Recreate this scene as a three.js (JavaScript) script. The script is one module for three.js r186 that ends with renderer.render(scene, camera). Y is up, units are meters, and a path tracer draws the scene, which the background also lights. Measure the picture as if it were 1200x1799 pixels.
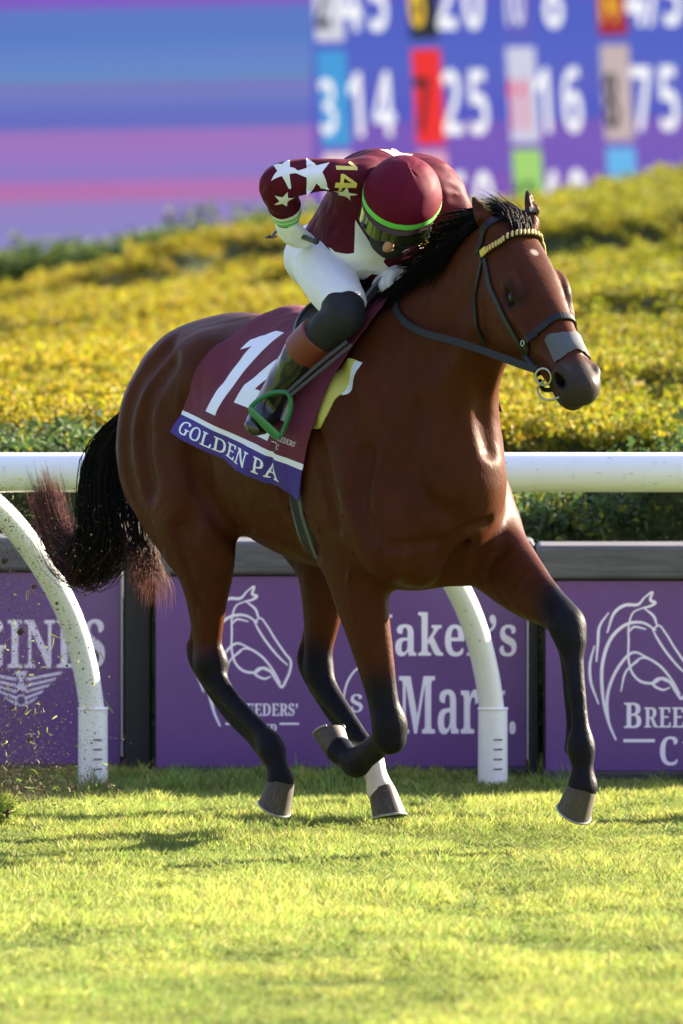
import * as THREE from 'three';
import { mergeGeometries } from 'three/addons/utils/BufferGeometryUtils.js';
import { RoundedBoxGeometry } from 'three/addons/geometries/RoundedBoxGeometry.js';

/* ---------- camera, sky, sun, exposure ---------- */
const scene = new THREE.Scene();
const FOCAL = 20700, CAM_Y = 2.3, CAM_Z = 36, PITCH = Math.atan(747.5 / FOCAL);
const camera = new THREE.PerspectiveCamera(2 * Math.atan(899.5 / FOCAL) * 180 / Math.PI, 683 / 1024, 0.5, 2000);
camera.position.set(0, CAM_Y, CAM_Z);
camera.rotation.x = -PITCH;
camera.focus = 35.6; camera.userData.fStop = 5.0;
const SUN = new THREE.Vector3(1, 0.42, -0.68).normalize();
{ // clear late afternoon sky: deep blue overhead, paler towards the horizon, warm round the sun
  const W = 512, Hh = 256, px = new Float32Array(W * Hh * 4), SKY = 1.3;
  for (let j = 0; j < Hh; j++) for (let i = 0; i < W; i++) {
    const e = ((j + 0.5) / Hh - 0.5) * Math.PI, f = ((i + 0.5) / W - 0.5) * 2 * Math.PI, y = Math.sin(e), x = Math.cos(e) * Math.cos(f), z = Math.cos(e) * Math.sin(f);
    const ang = Math.acos(Math.min(1, Math.max(-1, x * SUN.x + y * SUN.y + z * SUN.z))), k = Math.pow(1 - Math.max(0, y), 3.2), g = 0.42 * Math.exp(-ang / 0.22) + 0.085 * Math.exp(-ang / 0.75), o = (j * W + i) * 4;
    const zen = [0.062, 0.088, 0.180], hor = [0.19, 0.205, 0.25], sunny = [1, 0.84, 0.62];
    for (let q = 0; q < 3; q++) px[o + q] = SKY * (y < 0 ? [0.05, 0.055, 0.03][q] : (zen[q] + (hor[q] - zen[q]) * k) * (0.78 + 0.3 * Math.cos(ang)) * (1 + 0.12 * y) + g * sunny[q]);
    px[o + 3] = 1;
  }
  const t = new THREE.DataTexture(px, W, Hh, THREE.RGBAFormat, THREE.FloatType); t.mapping = THREE.EquirectangularReflectionMapping; t.magFilter = t.minFilter = THREE.LinearFilter; t.needsUpdate = true;
  scene.background = t; scene.environment = t;
}
const sun = new THREE.DirectionalLight(new THREE.Color(1.0, 0.86, 0.66), 5.0);
sun.position.copy(SUN).multiplyScalar(60); sun.target.position.set(0, 0, -3);
sun.castShadow = true; sun.shadow.mapSize.set(4096, 4096);
Object.assign(sun.shadow.camera, { left: -30, right: 30, top: 30, bottom: -30, near: 1, far: 160 });
scene.add(sun, sun.target);
const renderer = new THREE.WebGLRenderer({ antialias: true });
renderer.toneMapping = THREE.LinearToneMapping;
renderer.toneMappingExposure = 6.2;
renderer.shadowMap.enabled = true;

/* ---------- helpers ---------- */
const V = (x, y, z) => new THREE.Vector3(x, y, z);
const lerp = (a, b, t) => a + (b - a) * t, clamp = (x, a, b) => Math.min(b, Math.max(a, x));
const smooth = (a, b, x) => { const t = clamp((x - a) / (b - a), 0, 1); return t * t * (3 - 2 * t); };
function rng(seed) { let s = seed >>> 0; return () => { s = (s + 0x6D2B79F5) | 0; let t = Math.imul(s ^ (s >>> 15), 1 | s); t = (t + Math.imul(t ^ (t >>> 7), 61 | t)) ^ t; return ((t ^ (t >>> 14)) >>> 0) / 4294967296; }; }
function hash3(x, y, z) { let h = Math.imul(x, 374761393) ^ Math.imul(y, 668265263) ^ Math.imul(z, 2147483647 - 1274126177); h = Math.imul(h ^ (h >>> 13), 1274126177); return ((h ^ (h >>> 16)) >>> 0) / 4294967296; }
function noise(x, y, z = 0) {
  const X = Math.floor(x), Y = Math.floor(y), Z = Math.floor(z); x -= X; y -= Y; z -= Z;
  const u = x * x * (3 - 2 * x), v = y * y * (3 - 2 * y), w = z * z * (3 - 2 * z);
  const c = (i, j, k) => hash3(X + i, Y + j, Z + k);
  return 2 * lerp(lerp(lerp(c(0, 0, 0), c(1, 0, 0), u), lerp(c(0, 1, 0), c(1, 1, 0), u), v), lerp(lerp(c(0, 0, 1), c(1, 0, 1), u), lerp(c(0, 1, 1), c(1, 1, 1), u), v), w) - 1;
}
const fbm = (x, y, z = 0) => 0.55 * noise(x, y, z) + 0.28 * noise(x * 2.1 + 7, y * 2.1, z * 2.1) + 0.17 * noise(x * 4.3, y * 4.3 + 3, z * 4.3);
const lin = (r, g, b) => new THREE.Color().setRGB(r, g, b);
const std = (color, roughness = 0.7, more = {}) => new THREE.MeshStandardMaterial({ color, roughness, ...more });
const phys = (color, roughness, more = {}) => new THREE.MeshPhysicalMaterial({ color, roughness, ...more });
const taken = {};
const numbered = (n) => { const k = taken[n] = (taken[n] ?? -1) + 1; return k ? n + '_' + String(k).padStart(3, '0') : n; };
function mesh(name, geo, mat, parent, kind) {
  const m = new THREE.Mesh(geo, mat); m.name = parent ? name : numbered(name); m.castShadow = m.receiveShadow = true;
  if (kind) m.userData.kind = kind;
  (parent ?? scene).add(m); return m;
}
function thing(name, label, category, group) {
  const g = new THREE.Group(); g.name = numbered(name); g.userData = { label, category }; if (group) g.userData.group = group;
  scene.add(g); return g;
}
const structure = (m) => { m.userData.kind = 'structure'; return m; };
/* the line of sight of a place in the photograph, and the point on it that lies z metres in front of the horse */
function sight(px, py) {
  const c = Math.cos(PITCH), s = Math.sin(PITCH), x = (px - 600) / FOCAL, y = (899.5 - py) / FOCAL;
  return V(x, y * c - s, -(y * s + c)).normalize();
}
function at(px, py, z) { const d = sight(px, py), t = (z - CAM_Z) / d.z; return V(d.x * t, CAM_Y + d.y * t, z); }

/* a field of rounded solids, meshed as one smooth skin */
class Field {
  constructor() { this.prims = []; }
  /* stations [x, y, z, radius along side, radius across] joined by a smooth curve */
  tube(st, { side = [0, 0, 1], sub = 4, k = 0.03, cut = false } = {}) {
    const P = [], n = st.length, cr = (a, b, c, d, t) => 0.5 * (2 * b + (c - a) * t + (2 * a - 5 * b + 4 * c - d) * t * t + (3 * b - a - 3 * c + d) * t * t * t);
    for (let i = 0; i < n - 1; i++) for (let j = 0; j < sub; j++) {
      const A = st[Math.max(0, i - 1)], B = st[i], C = st[i + 1], D = st[Math.min(n - 1, i + 2)], t = j / sub;
      P.push(B.map((_, q) => cr(A[q], B[q], C[q], D[q], t)));
    }
    P.push(st[n - 1]);
    const segs = [];
    for (let i = 0; i < P.length - 1; i++) {
      const [ax, ay, az, u0, v0] = P[i], [bx, by, bz, u1, v1] = P[i + 1];
      const d = V(bx - ax, by - ay, bz - az), len = Math.max(1e-5, d.length()); d.divideScalar(len);
      const S = V(...side); S.addScaledVector(d, -S.dot(d)).normalize(); const N = V().crossVectors(d, S);
      segs.push([ax, ay, az, d.x, d.y, d.z, len, S.x, S.y, S.z, N.x, N.y, N.z, u0, v0, u1, v1]);
    }
    this.prims.push({ segs, k, cut }); return this;
  }
  /* an ellipsoid; the long axis may point along dir */
  ball(c, r, { k = 0.04, cut = false, x = [1, 0, 0], y = [0, 1, 0] } = {}) {
    const X = V(...x).normalize(), Y = V(...y); Y.addScaledVector(X, -Y.dot(X)).normalize(); const Z = V().crossVectors(X, Y);
    this.prims.push({ ball: [...c, X.x, X.y, X.z, Y.x, Y.y, Y.z, Z.x, Z.y, Z.z, ...r], k, cut }); return this;
  }
  static seg(s, x, y, z) {
    const px = x - s[0], py = y - s[1], pz = z - s[2];
    const ax = px * s[3] + py * s[4] + pz * s[5], len = s[6];
    const t = ax < 0 ? 0 : ax > len ? 1 : ax / len, w = ax < 0 ? ax : ax > len ? ax - len : 0;
    const u = px * s[7] + py * s[8] + pz * s[9], v = px * s[10] + py * s[11] + pz * s[12];
    const ru = s[13] + (s[15] - s[13]) * t, rv = s[14] + (s[16] - s[14]) * t, rw = ru < rv ? ru : rv;
    const A = u / ru, B = v / rv, C = w / rw, k0 = Math.sqrt(A * A + B * B + C * C);
    const D = A / ru, E = B / rv, F = C / rw, k1 = Math.sqrt(D * D + E * E + F * F);
    return k1 < 1e-9 ? -rw : k0 * (k0 - 1) / k1;
  }
  static bal(b, x, y, z) {
    const px = x - b[0], py = y - b[1], pz = z - b[2];
    const A = (px * b[3] + py * b[4] + pz * b[5]) / b[12], B = (px * b[6] + py * b[7] + pz * b[8]) / b[13], C = (px * b[9] + py * b[10] + pz * b[11]) / b[14];
    const k0 = Math.sqrt(A * A + B * B + C * C), D = A / b[12], E = B / b[13], F = C / b[14], k1 = Math.sqrt(D * D + E * E + F * F);
    return k1 < 1e-9 ? -Math.min(b[12], b[13], b[14]) : k0 * (k0 - 1) / k1;
  }
  static one(p, x, y, z) { if (p.ball) return Field.bal(p.ball, x, y, z); let m = 1e9; for (const s of p.segs) { const d = Field.seg(s, x, y, z); if (d < m) m = d; } return m; }
  d(x, y, z, prims = this.prims) {
    let r = 1e9;
    for (const p of prims) {
      const e = Field.one(p, x, y, z), k = p.k;
      if (p.cut) { const h = Math.max(k - Math.abs(-e - r), 0) / k; r = Math.max(r, -e) + h * h * k / 4; }
      else { const h = Math.max(k - Math.abs(e - r), 0) / k; r = Math.min(r, e) - h * h * k / 4; }
    }
    return this.post ? this.post(r, x, y, z) : r;
  }
  grad(p) { const e = 0.004, q = (a, b, c) => this.d(p.x + a, p.y + b, p.z + c); return V(q(e, 0, 0) - q(-e, 0, 0), q(0, e, 0) - q(0, -e, 0), q(0, 0, e) - q(0, 0, -e)).normalize(); }
  /* first point of the skin along a line */
  hit(o, dir, far = 2, step = 0.004) { const p = o.clone(); let t = 0; while (t < far) { const e = this.d(p.x, p.y, p.z); if (e < 0.0006) return p; const s = Math.max(0.0008, Math.min(0.06, e * 0.6)); t += s; p.addScaledVector(dir, s); } return null; }
  skin(lo, hi, h, color) {
    const B = 8, nb = [0, 1, 2].map((i) => Math.ceil((hi[i] - lo[i]) / h / B)), N = nb.map((n) => n * B + 1), R = B * h * 0.866;
    const g = new Float32Array(N[0] * N[1] * N[2]).fill(1), at3 = (i, j, k) => (k * N[1] + j) * N[0] + i;
    for (let bk = 0; bk < nb[2]; bk++) for (let bj = 0; bj < nb[1]; bj++) for (let bi = 0; bi < nb[0]; bi++) {
      const cx = lo[0] + (bi + 0.5) * B * h, cy = lo[1] + (bj + 0.5) * B * h, cz = lo[2] + (bk + 0.5) * B * h;
      const ds = this.prims.map((p) => Field.one(p, cx, cy, cz));
      const dc = this.d(cx, cy, cz);
      const live = Math.abs(dc) < R * 1.6 + 0.02;
      let list = null;
      if (live) {
        const near = Math.min(...ds.map((d, i) => this.prims[i].cut ? 1e9 : d));
        list = [];
        this.prims.forEach((p, i) => {
          if (p.cut ? ds[i] > R * 2.2 + p.k : ds[i] > Math.max(near, -R) + R * 3.2 + p.k) return;
          if (p.ball) { list.push(p); return; }
          const segs = p.segs.filter((s) => Field.seg(s, cx, cy, cz) < ds[i] + R * 3);
          list.push({ segs, k: p.k, cut: p.cut });
        });
      }
      for (let k = 0; k < B + (bk === nb[2] - 1); k++) for (let j = 0; j < B + (bj === nb[1] - 1); j++) for (let i = 0; i < B + (bi === nb[0] - 1); i++) {
        const I = bi * B + i, J = bj * B + j, K = bk * B + k;
        g[at3(I, J, K)] = live ? this.d(lo[0] + I * h, lo[1] + J * h, lo[2] + K * h, list) : dc;
      }
    }
    const id = new Int32Array(g.length).fill(-1), pos = [], idx = [], E = [[0, 1], [2, 3], [4, 5], [6, 7], [0, 2], [1, 3], [4, 6], [5, 7], [0, 4], [1, 5], [2, 6], [3, 7]];
    const v = new Float64Array(8);
    for (let k = 0; k < N[2] - 1; k++) for (let j = 0; j < N[1] - 1; j++) for (let i = 0; i < N[0] - 1; i++) {
      let m = 0;
      for (let c = 0; c < 8; c++) { v[c] = g[at3(i + (c & 1), j + ((c >> 1) & 1), k + (c >> 2))]; if (v[c] < 0) m |= 1 << c; }
      if (m === 0 || m === 255) continue;
      let x = 0, y = 0, z = 0, n = 0;
      for (const [a, b] of E) if ((v[a] < 0) !== (v[b] < 0)) {
        const t = v[a] / (v[a] - v[b]); n++;
        x += lerp(a & 1, b & 1, t); y += lerp((a >> 1) & 1, (b >> 1) & 1, t); z += lerp(a >> 2, b >> 2, t);
      }
      id[at3(i, j, k)] = pos.length / 3; pos.push(lo[0] + (i + x / n) * h, lo[1] + (j + y / n) * h, lo[2] + (k + z / n) * h);
    }
    const quad = (a, b, c, d, flip) => { if (a < 0 || b < 0 || c < 0 || d < 0) return; flip ? idx.push(a, c, b, a, d, c) : idx.push(a, b, c, a, c, d); };
    for (let k = 1; k < N[2] - 1; k++) for (let j = 1; j < N[1] - 1; j++) for (let i = 1; i < N[0] - 1; i++) {
      const s = g[at3(i, j, k)] < 0;
      if (s !== g[at3(i + 1, j, k)] < 0) quad(id[at3(i, j - 1, k - 1)], id[at3(i, j, k - 1)], id[at3(i, j, k)], id[at3(i, j - 1, k)], !s);
      if (s !== g[at3(i, j + 1, k)] < 0) quad(id[at3(i - 1, j, k - 1)], id[at3(i - 1, j, k)], id[at3(i, j, k)], id[at3(i, j, k - 1)], !s);
      if (s !== g[at3(i, j, k + 1)] < 0) quad(id[at3(i - 1, j - 1, k)], id[at3(i, j - 1, k)], id[at3(i, j, k)], id[at3(i - 1, j, k)], !s);
    }
    // even out the steps of the grid
    const nv = pos.length / 3, cnt = new Uint16Array(nv), acc = new Float64Array(pos.length);
    for (const w of [0.5, -0.52, 0.5, -0.52]) {
      cnt.fill(0); acc.fill(0);
      for (let t = 0; t < idx.length; t += 3) for (let e = 0; e < 3; e++) { const a = idx[t + e], b = idx[t + (e + 1) % 3]; cnt[a]++; acc[a * 3] += pos[b * 3]; acc[a * 3 + 1] += pos[b * 3 + 1]; acc[a * 3 + 2] += pos[b * 3 + 2]; }
      for (let i = 0; i < nv; i++) if (cnt[i]) for (let q = 0; q < 3; q++) pos[i * 3 + q] += w * (acc[i * 3 + q] / cnt[i] - pos[i * 3 + q]);
    }
    const geo = new THREE.BufferGeometry();
    geo.setAttribute('position', new THREE.Float32BufferAttribute(pos, 3)); geo.setIndex(idx);
    geo.computeVertexNormals();
    if (color) { const col = []; for (let i = 0; i < pos.length; i += 3) { const c = color(pos[i], pos[i + 1], pos[i + 2]); col.push(c[0], c[1], c[2]); } geo.setAttribute('color', new THREE.Float32BufferAttribute(col, 3)); }
    return geo;
  }
}
/* sheet of nu x nv points given by fn(u, v) -> Vector3, thickened along its normals */
function sheet(nu, nv, fn, thick = 0, uvFn) {
  const P = [], uv = [], idx = [], W = nu + 1;
  for (let j = 0; j <= nv; j++) for (let i = 0; i <= nu; i++) { P.push(fn(i / nu, j / nv)); uv.push(...(uvFn ? uvFn(i / nu, j / nv) : [i / nu, 1 - j / nv])); }
  const q = (i, j) => j * W + i;
  for (let j = 0; j < nv; j++) for (let i = 0; i < nu; i++) idx.push(q(i, j), q(i, j + 1), q(i + 1, j), q(i + 1, j), q(i, j + 1), q(i + 1, j + 1));
  const geo = new THREE.BufferGeometry();
  geo.setAttribute('position', new THREE.Float32BufferAttribute(P.flatMap((p) => [p.x, p.y, p.z]), 3));
  geo.setAttribute('uv', new THREE.Float32BufferAttribute(uv, 2)); geo.setIndex(idx); geo.computeVertexNormals();
  if (!thick) return geo;
  const n = geo.attributes.normal, pos = geo.attributes.position.array, all = [...pos], I = [...idx], M = P.length, U = [...uv, ...uv];
  for (let i = 0; i < M; i++) all.push(pos[3 * i] - n.getX(i) * thick, pos[3 * i + 1] - n.getY(i) * thick, pos[3 * i + 2] - n.getZ(i) * thick);
  for (let i = 0; i < idx.length; i += 3) I.push(idx[i] + M, idx[i + 2] + M, idx[i + 1] + M);
  const rim = []; for (let i = 0; i <= nu; i++) rim.push(q(i, 0)); for (let j = 1; j <= nv; j++) rim.push(q(nu, j)); for (let i = nu - 1; i >= 0; i--) rim.push(q(i, nv)); for (let j = nv - 1; j > 0; j--) rim.push(q(0, j));
  for (let i = 0; i < rim.length; i++) { const a = rim[i], b = rim[(i + 1) % rim.length]; I.push(a, b, a + M, b, b + M, a + M); }
  const g2 = new THREE.BufferGeometry();
  g2.setAttribute('position', new THREE.Float32BufferAttribute(all, 3)); g2.setAttribute('uv', new THREE.Float32BufferAttribute(U, 2)); g2.setIndex(I);
  const flat = g2.toNonIndexed(); flat.computeVertexNormals();
  // smooth normals on the two faces, flat ones on the rim
  const fn2 = flat.attributes.normal, nFace = idx.length * 2;
  for (let t = 0; t < nFace; t++) { const vtx = I[t], k = vtx % M, s = vtx < M ? 1 : -1; fn2.setXYZ(t, s * n.getX(k), s * n.getY(k), s * n.getZ(k)); }
  return flat;
}
function canvasTex(w, h, draw) {
  const c = document.createElement('canvas'); c.width = w; c.height = h; draw(c.getContext('2d'), w, h);
  const t = new THREE.CanvasTexture(c); t.colorSpace = THREE.SRGBColorSpace; t.anisotropy = 8; return t;
}
/* strap of flat section along points with normals */
function strapGeo(pts, normals, width, thick) {
  const n = pts.length, pos = [], idx = [];
  for (let i = 0; i < n; i++) {
    const t = V().subVectors(pts[Math.min(n - 1, i + 1)], pts[Math.max(0, i - 1)]).normalize();
    const s = V().crossVectors(t, normals[i]).normalize(), m = V().crossVectors(s, t).normalize(), w = (typeof width === 'function' ? width(i / (n - 1)) : width) / 2;
    for (const [a, b] of [[-1, -0.2], [-0.86, 1], [0.86, 1], [1, -0.2], [0.8, -1], [-0.8, -1]]) { const p = pts[i].clone().addScaledVector(s, a * w).addScaledVector(m, (b * thick) / 2); pos.push(p.x, p.y, p.z); }
  }
  for (let i = 0; i < n - 1; i++) for (let k = 0; k < 6; k++) { const a = i * 6 + k, b = i * 6 + (k + 1) % 6; idx.push(a, a + 6, b, b, a + 6, b + 6); }
  for (const e of [0, (n - 1) * 6]) for (let k = 1; k < 5; k++) e ? idx.push(e, e + k + 1, e + k) : idx.push(e, e + k, e + k + 1);
  const g = new THREE.BufferGeometry(); g.setAttribute('position', new THREE.Float32BufferAttribute(pos, 3)); g.setIndex(idx);
  const f = g.toNonIndexed(); f.computeVertexNormals(); return f;
}
const tubeGeo = (pts, r, seg = 24, rad = 8) => new THREE.TubeGeometry(new THREE.CatmullRomCurve3(pts), seg, r, rad, false);
/* tapered hair strands: list of {pts, r} merged into one geometry */
function strands(list, segs = 7) {
  const pos = [], nor = [], idx = [], col = [];
  for (const { pts, r, c } of list) {
    const cv = new THREE.CatmullRomCurve3(pts), base = pos.length / 3; let S = V(0.3, 0.2, 0.9);
    for (let i = 0; i <= segs; i++) {
      const t = i / segs, p = cv.getPoint(t), d = cv.getTangent(t); const s = S.clone().addScaledVector(d, -S.dot(d)).normalize(), n = V().crossVectors(d, s); S = s;
      const w = r * (1 - 0.85 * t * t);
      for (let k = 0; k < 3; k++) { const A = k * 2.0944, m = s.clone().multiplyScalar(Math.cos(A)).addScaledVector(n, Math.sin(A)); pos.push(p.x + m.x * w, p.y + m.y * w, p.z + m.z * w); nor.push(m.x, m.y, m.z); col.push(...c(t)); }
    }
    for (let i = 0; i < segs; i++) for (let k = 0; k < 3; k++) { const a = base + i * 3 + k, b = base + i * 3 + (k + 1) % 3; idx.push(a, b, a + 3, b, b + 3, a + 3); }
  }
  const g = new THREE.BufferGeometry(); g.setAttribute('position', new THREE.Float32BufferAttribute(pos, 3)); g.setAttribute('normal', new THREE.Float32BufferAttribute(nor, 3)); g.setAttribute('color', new THREE.Float32BufferAttribute(col, 3)); g.setIndex(idx); return g;
}

/* ---------- the ground and the turf ---------- */
{
  const N = 120, g = new THREE.PlaneGeometry(600, 600, N, N); g.rotateX(-Math.PI / 2);
  const t = canvasTex(512, 512, (c, w, h) => {
    const r = rng(5), im = c.createImageData(w, h);
    for (let y = 0; y < h; y++) for (let x = 0; x < w; x++) {
      const n = 0.5 + 0.5 * fbm(x / 11, y / 11), m = r(), i = (y * w + x) * 4;
      im.data[i] = 78 + 34 * n + 30 * m; im.data[i + 1] = 108 + 26 * n + 34 * m; im.data[i + 2] = 34 + 10 * n + 12 * m; im.data[i + 3] = 255;
    }
    c.putImageData(im, 0, 0);
  });
  t.wrapS = t.wrapT = THREE.RepeatWrapping; t.repeat.set(500, 500);
  structure(mesh('ground', g, std(0xffffff, 1, { map: t })));
}
/* a square of turf: many blades, each with its own tone */
function turfTile(seed, n, size, h0, h1, w, lean, tone) {
  const r = rng(seed), pos = [], nor = [], idx = [], col = [];
  for (let i = 0; i < n; i++) {
    const x = (r() - 0.5) * size, z = (r() - 0.5) * size, h = lerp(h0, h1, r()) * (1 + 0.35 * noise(x * 25, z * 25, seed)), f = r() * 6.283, L = lean * h * (0.3 + r()), dx = Math.cos(f) * L, dz = Math.sin(f) * L, q = r() * 6.283, sx = Math.cos(q) * w / 2, sz = Math.sin(q) * w / 2, b = pos.length / 3;
    pos.push(x - sx, 0, z - sz, x + sx, 0, z + sz, x + dx * 0.35 - sx * 0.9, h * 0.6, z + dz * 0.35 - sz * 0.9, x + dx * 0.35 + sx * 0.9, h * 0.6, z + dz * 0.35 + sz * 0.9, x + dx, h, z + dz);
    const N = V(-sz, 0.35 * w, sx).normalize(), c = tone(r); for (let k = 0; k < 5; k++) { nor.push(N.x, N.y, N.z); col.push(...c); }
    idx.push(b, b + 1, b + 2, b + 1, b + 3, b + 2, b + 2, b + 3, b + 4);
  }
  const g = new THREE.BufferGeometry(); g.setAttribute('position', new THREE.Float32BufferAttribute(pos, 3)); g.setAttribute('normal', new THREE.Float32BufferAttribute(nor, 3)); g.setAttribute('color', new THREE.Float32BufferAttribute(col, 3)); g.setIndex(idx); return g;
}
const bladeMat = phys(0xffffff, 0.8, { transmission: 0.5, thickness: 0, side: THREE.DoubleSide, specularIntensity: 0.25, vertexColors: true });
function grassField(name, label, geos, spots) {
  const G = thing(name, label, 'grass'); G.userData.kind = 'stuff';
  geos.forEach((geo, v) => {
    const mine = spots.filter((s) => s.v === v), im = new THREE.InstancedMesh(geo, bladeMat, mine.length), m = new THREE.Matrix4(), q = new THREE.Quaternion();
    im.name = 'grass_blades'; im.userData.kind = 'stuff'; im.castShadow = im.receiveShadow = true;
    mine.forEach((s, i) => { q.setFromEuler(new THREE.Euler(0, s.turn, 0)); m.compose(V(s.x, s.y || 0.001, s.z), q, V(s.s, s.h, s.s)); im.setMatrixAt(i, m); im.setColorAt(i, lin(...s.c)); });
    G.add(im);
  });
}
const grassTone = (r) => { const d = r(), k = 0.7 + 0.6 * r(); return d < 0.08 ? [0.55 * k, 0.47 * k, 0.2 * k] : [lerp(0.26, 0.375, r()) * k, lerp(0.35, 0.42, r()) * k, 0.085 * k]; };
{
  const r = rng(11), spots = [], T = 0.11;
  for (let z = -3.75; z < 7.7; z += T) for (let x = -2.5; x < 2.5; x += T) {
    if (Math.abs(x) > 2.3 - z * 0.045) continue;
    const n = fbm(x * 1.3 + 4, z * 0.8), n2 = noise(x * 4, z * 3), worn = smooth(0.2, 0.6, noise(x * 2.3 + 9, z * 1.1 + 3)), k = 1 + 0.2 * n + 0.2 * n2;
    spots.push({ x: x + (r() - 0.5) * 0.03, z: z + (r() - 0.5) * 0.03, v: Math.floor(r() * 5), turn: r() * 6.283, s: 1.05, h: (1.05 + 0.45 * n2 + 0.3 * (r() - 0.5)) * (1 - 0.45 * worn), c: [k * (1 + 0.1 * n2), k, k] });
  }
  grassField('turf_grass', 'short bright green mown turf in the foreground', [1, 2, 3, 4, 5].map((s) => turfTile(s, 330, T * 1.35, 0.016, 0.040, 0.0046, 0.8, grassTone)), spots);
  const rough = [];
  for (let i = 0; i < 620; i++) {
    const far = i < 470, x = (r() * 2 - 1) * 2.4, z = far ? lerp(-2.75, -1.85, r()) : lerp(-1.8, 5, r()), n = noise(x * 5, z * 3);
    if (n < -0.05 && r() < 0.75) continue;
    const k = 0.6 + 0.45 * r();
    rough.push({ x, z, v: Math.floor(r() * 3), turn: r() * 6.283, s: lerp(0.6, 1.25, r()), h: (far ? (x > 0.75 ? 0.6 : 1.05) : 0.5) * lerp(0.5, 1.1, r()) * (0.75 + 0.5 * n + (Math.abs(x - 0.35) < 0.45 ? 0.3 : 0)), c: [k * 0.8, k, k] });
  }
  grassField('rough_grass', 'longer uncut grass along the foot of the white rail', [14, 15, 16].map((s) => turfTile(s, 26, 0.11, 0.05, 0.12, 0.006, 0.75, grassTone)), rough);
}

/* ---------- the white running rail ---------- */
{
  const paint = (seed) => { const t = canvasTex(512, 256, (c, w, h) => { c.fillStyle = '#e9eae6'; c.fillRect(0, 0, w, h); const r = rng(seed); for (let i = 0; i < 260; i++) { const g = 120 + r() * 70; c.fillStyle = `rgba(${g},${g - 8},${g - 22},${0.05 + r() * 0.16})`; c.fillRect(r() * w, r() * h, 1 + r() * 26, 0.6 + r() * 1.6); } for (let i = 0; i < 40; i++) { c.fillStyle = `rgba(70,55,40,${0.2 + r() * 0.45})`; c.beginPath(); c.arc(r() * w, r() * h, 0.6 + r() * 1.6, 0, 7); c.fill(); } }); t.wrapS = t.wrapT = THREE.RepeatWrapping; return t; };
  const white = phys(0xffffff, 0.32, { map: paint(3), clearcoat: 0.3, clearcoatRoughness: 0.2 });
  const rail = thing('running_rail', 'white tubular running rail with curved posts behind the horse', 'rail');
  const y = 1.055, z = -2.02, yaw = 0.006;
  const pipe = new THREE.CylinderGeometry(0.064, 0.064, 16, 40, 1); pipe.rotateZ(Math.PI / 2); pipe.rotateY(yaw);
  const uv = pipe.attributes.uv; for (let i = 0; i < uv.count; i++) uv.setXY(i, uv.getX(i), uv.getY(i) * 14);
  pipe.translate(0, y, z); mesh('rail_pipe', pipe, white, rail);
  for (const px of [163 - 702, 163, 866, 866 + 702]) {
    const bx = (px - 600) / 538.4, bz = -2.42;
    const post = new THREE.Group(); post.name = 'post'; rail.add(post);
    const c = new THREE.CatmullRomCurve3([V(bx, 0.1, bz), V(bx - 0.004, 0.27, bz + 0.004), V(bx - 0.028, 0.42, bz + 0.03), V(bx - 0.075, 0.58, bz + 0.09), V(bx - 0.155, 0.74, bz + 0.18), V(bx - 0.26, 0.89, bz + 0.28), V(bx - 0.36, 0.985, bz + 0.35), V(bx - 0.43, 1.03, bz + 0.385)]);
    mesh('arm', new THREE.TubeGeometry(c, 60, 0.041, 20), white, post);
    const sl = new THREE.CylinderGeometry(0.048, 0.049, 0.28, 28, 1); sl.translate(bx, 0.13, bz); mesh('sleeve', sl, white, post);
    const rim = new THREE.TorusGeometry(0.046, 0.005, 8, 28); rim.rotateX(Math.PI / 2); rim.translate(bx, 0.27, bz); mesh('collar', rim, white, post);
    for (let k = 0; k < 4; k++) { const s = new RoundedBoxGeometry(0.03, 0.005, 0.006, 1, 0.002); s.translate(0, 0, 0.0485); s.rotateY(0.35); s.translate(bx, 0.075 + k * 0.032, bz); mesh('height_slot', s, std(lin(0.12, 0.12, 0.12), 0.8), post); }
  }
}

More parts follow.
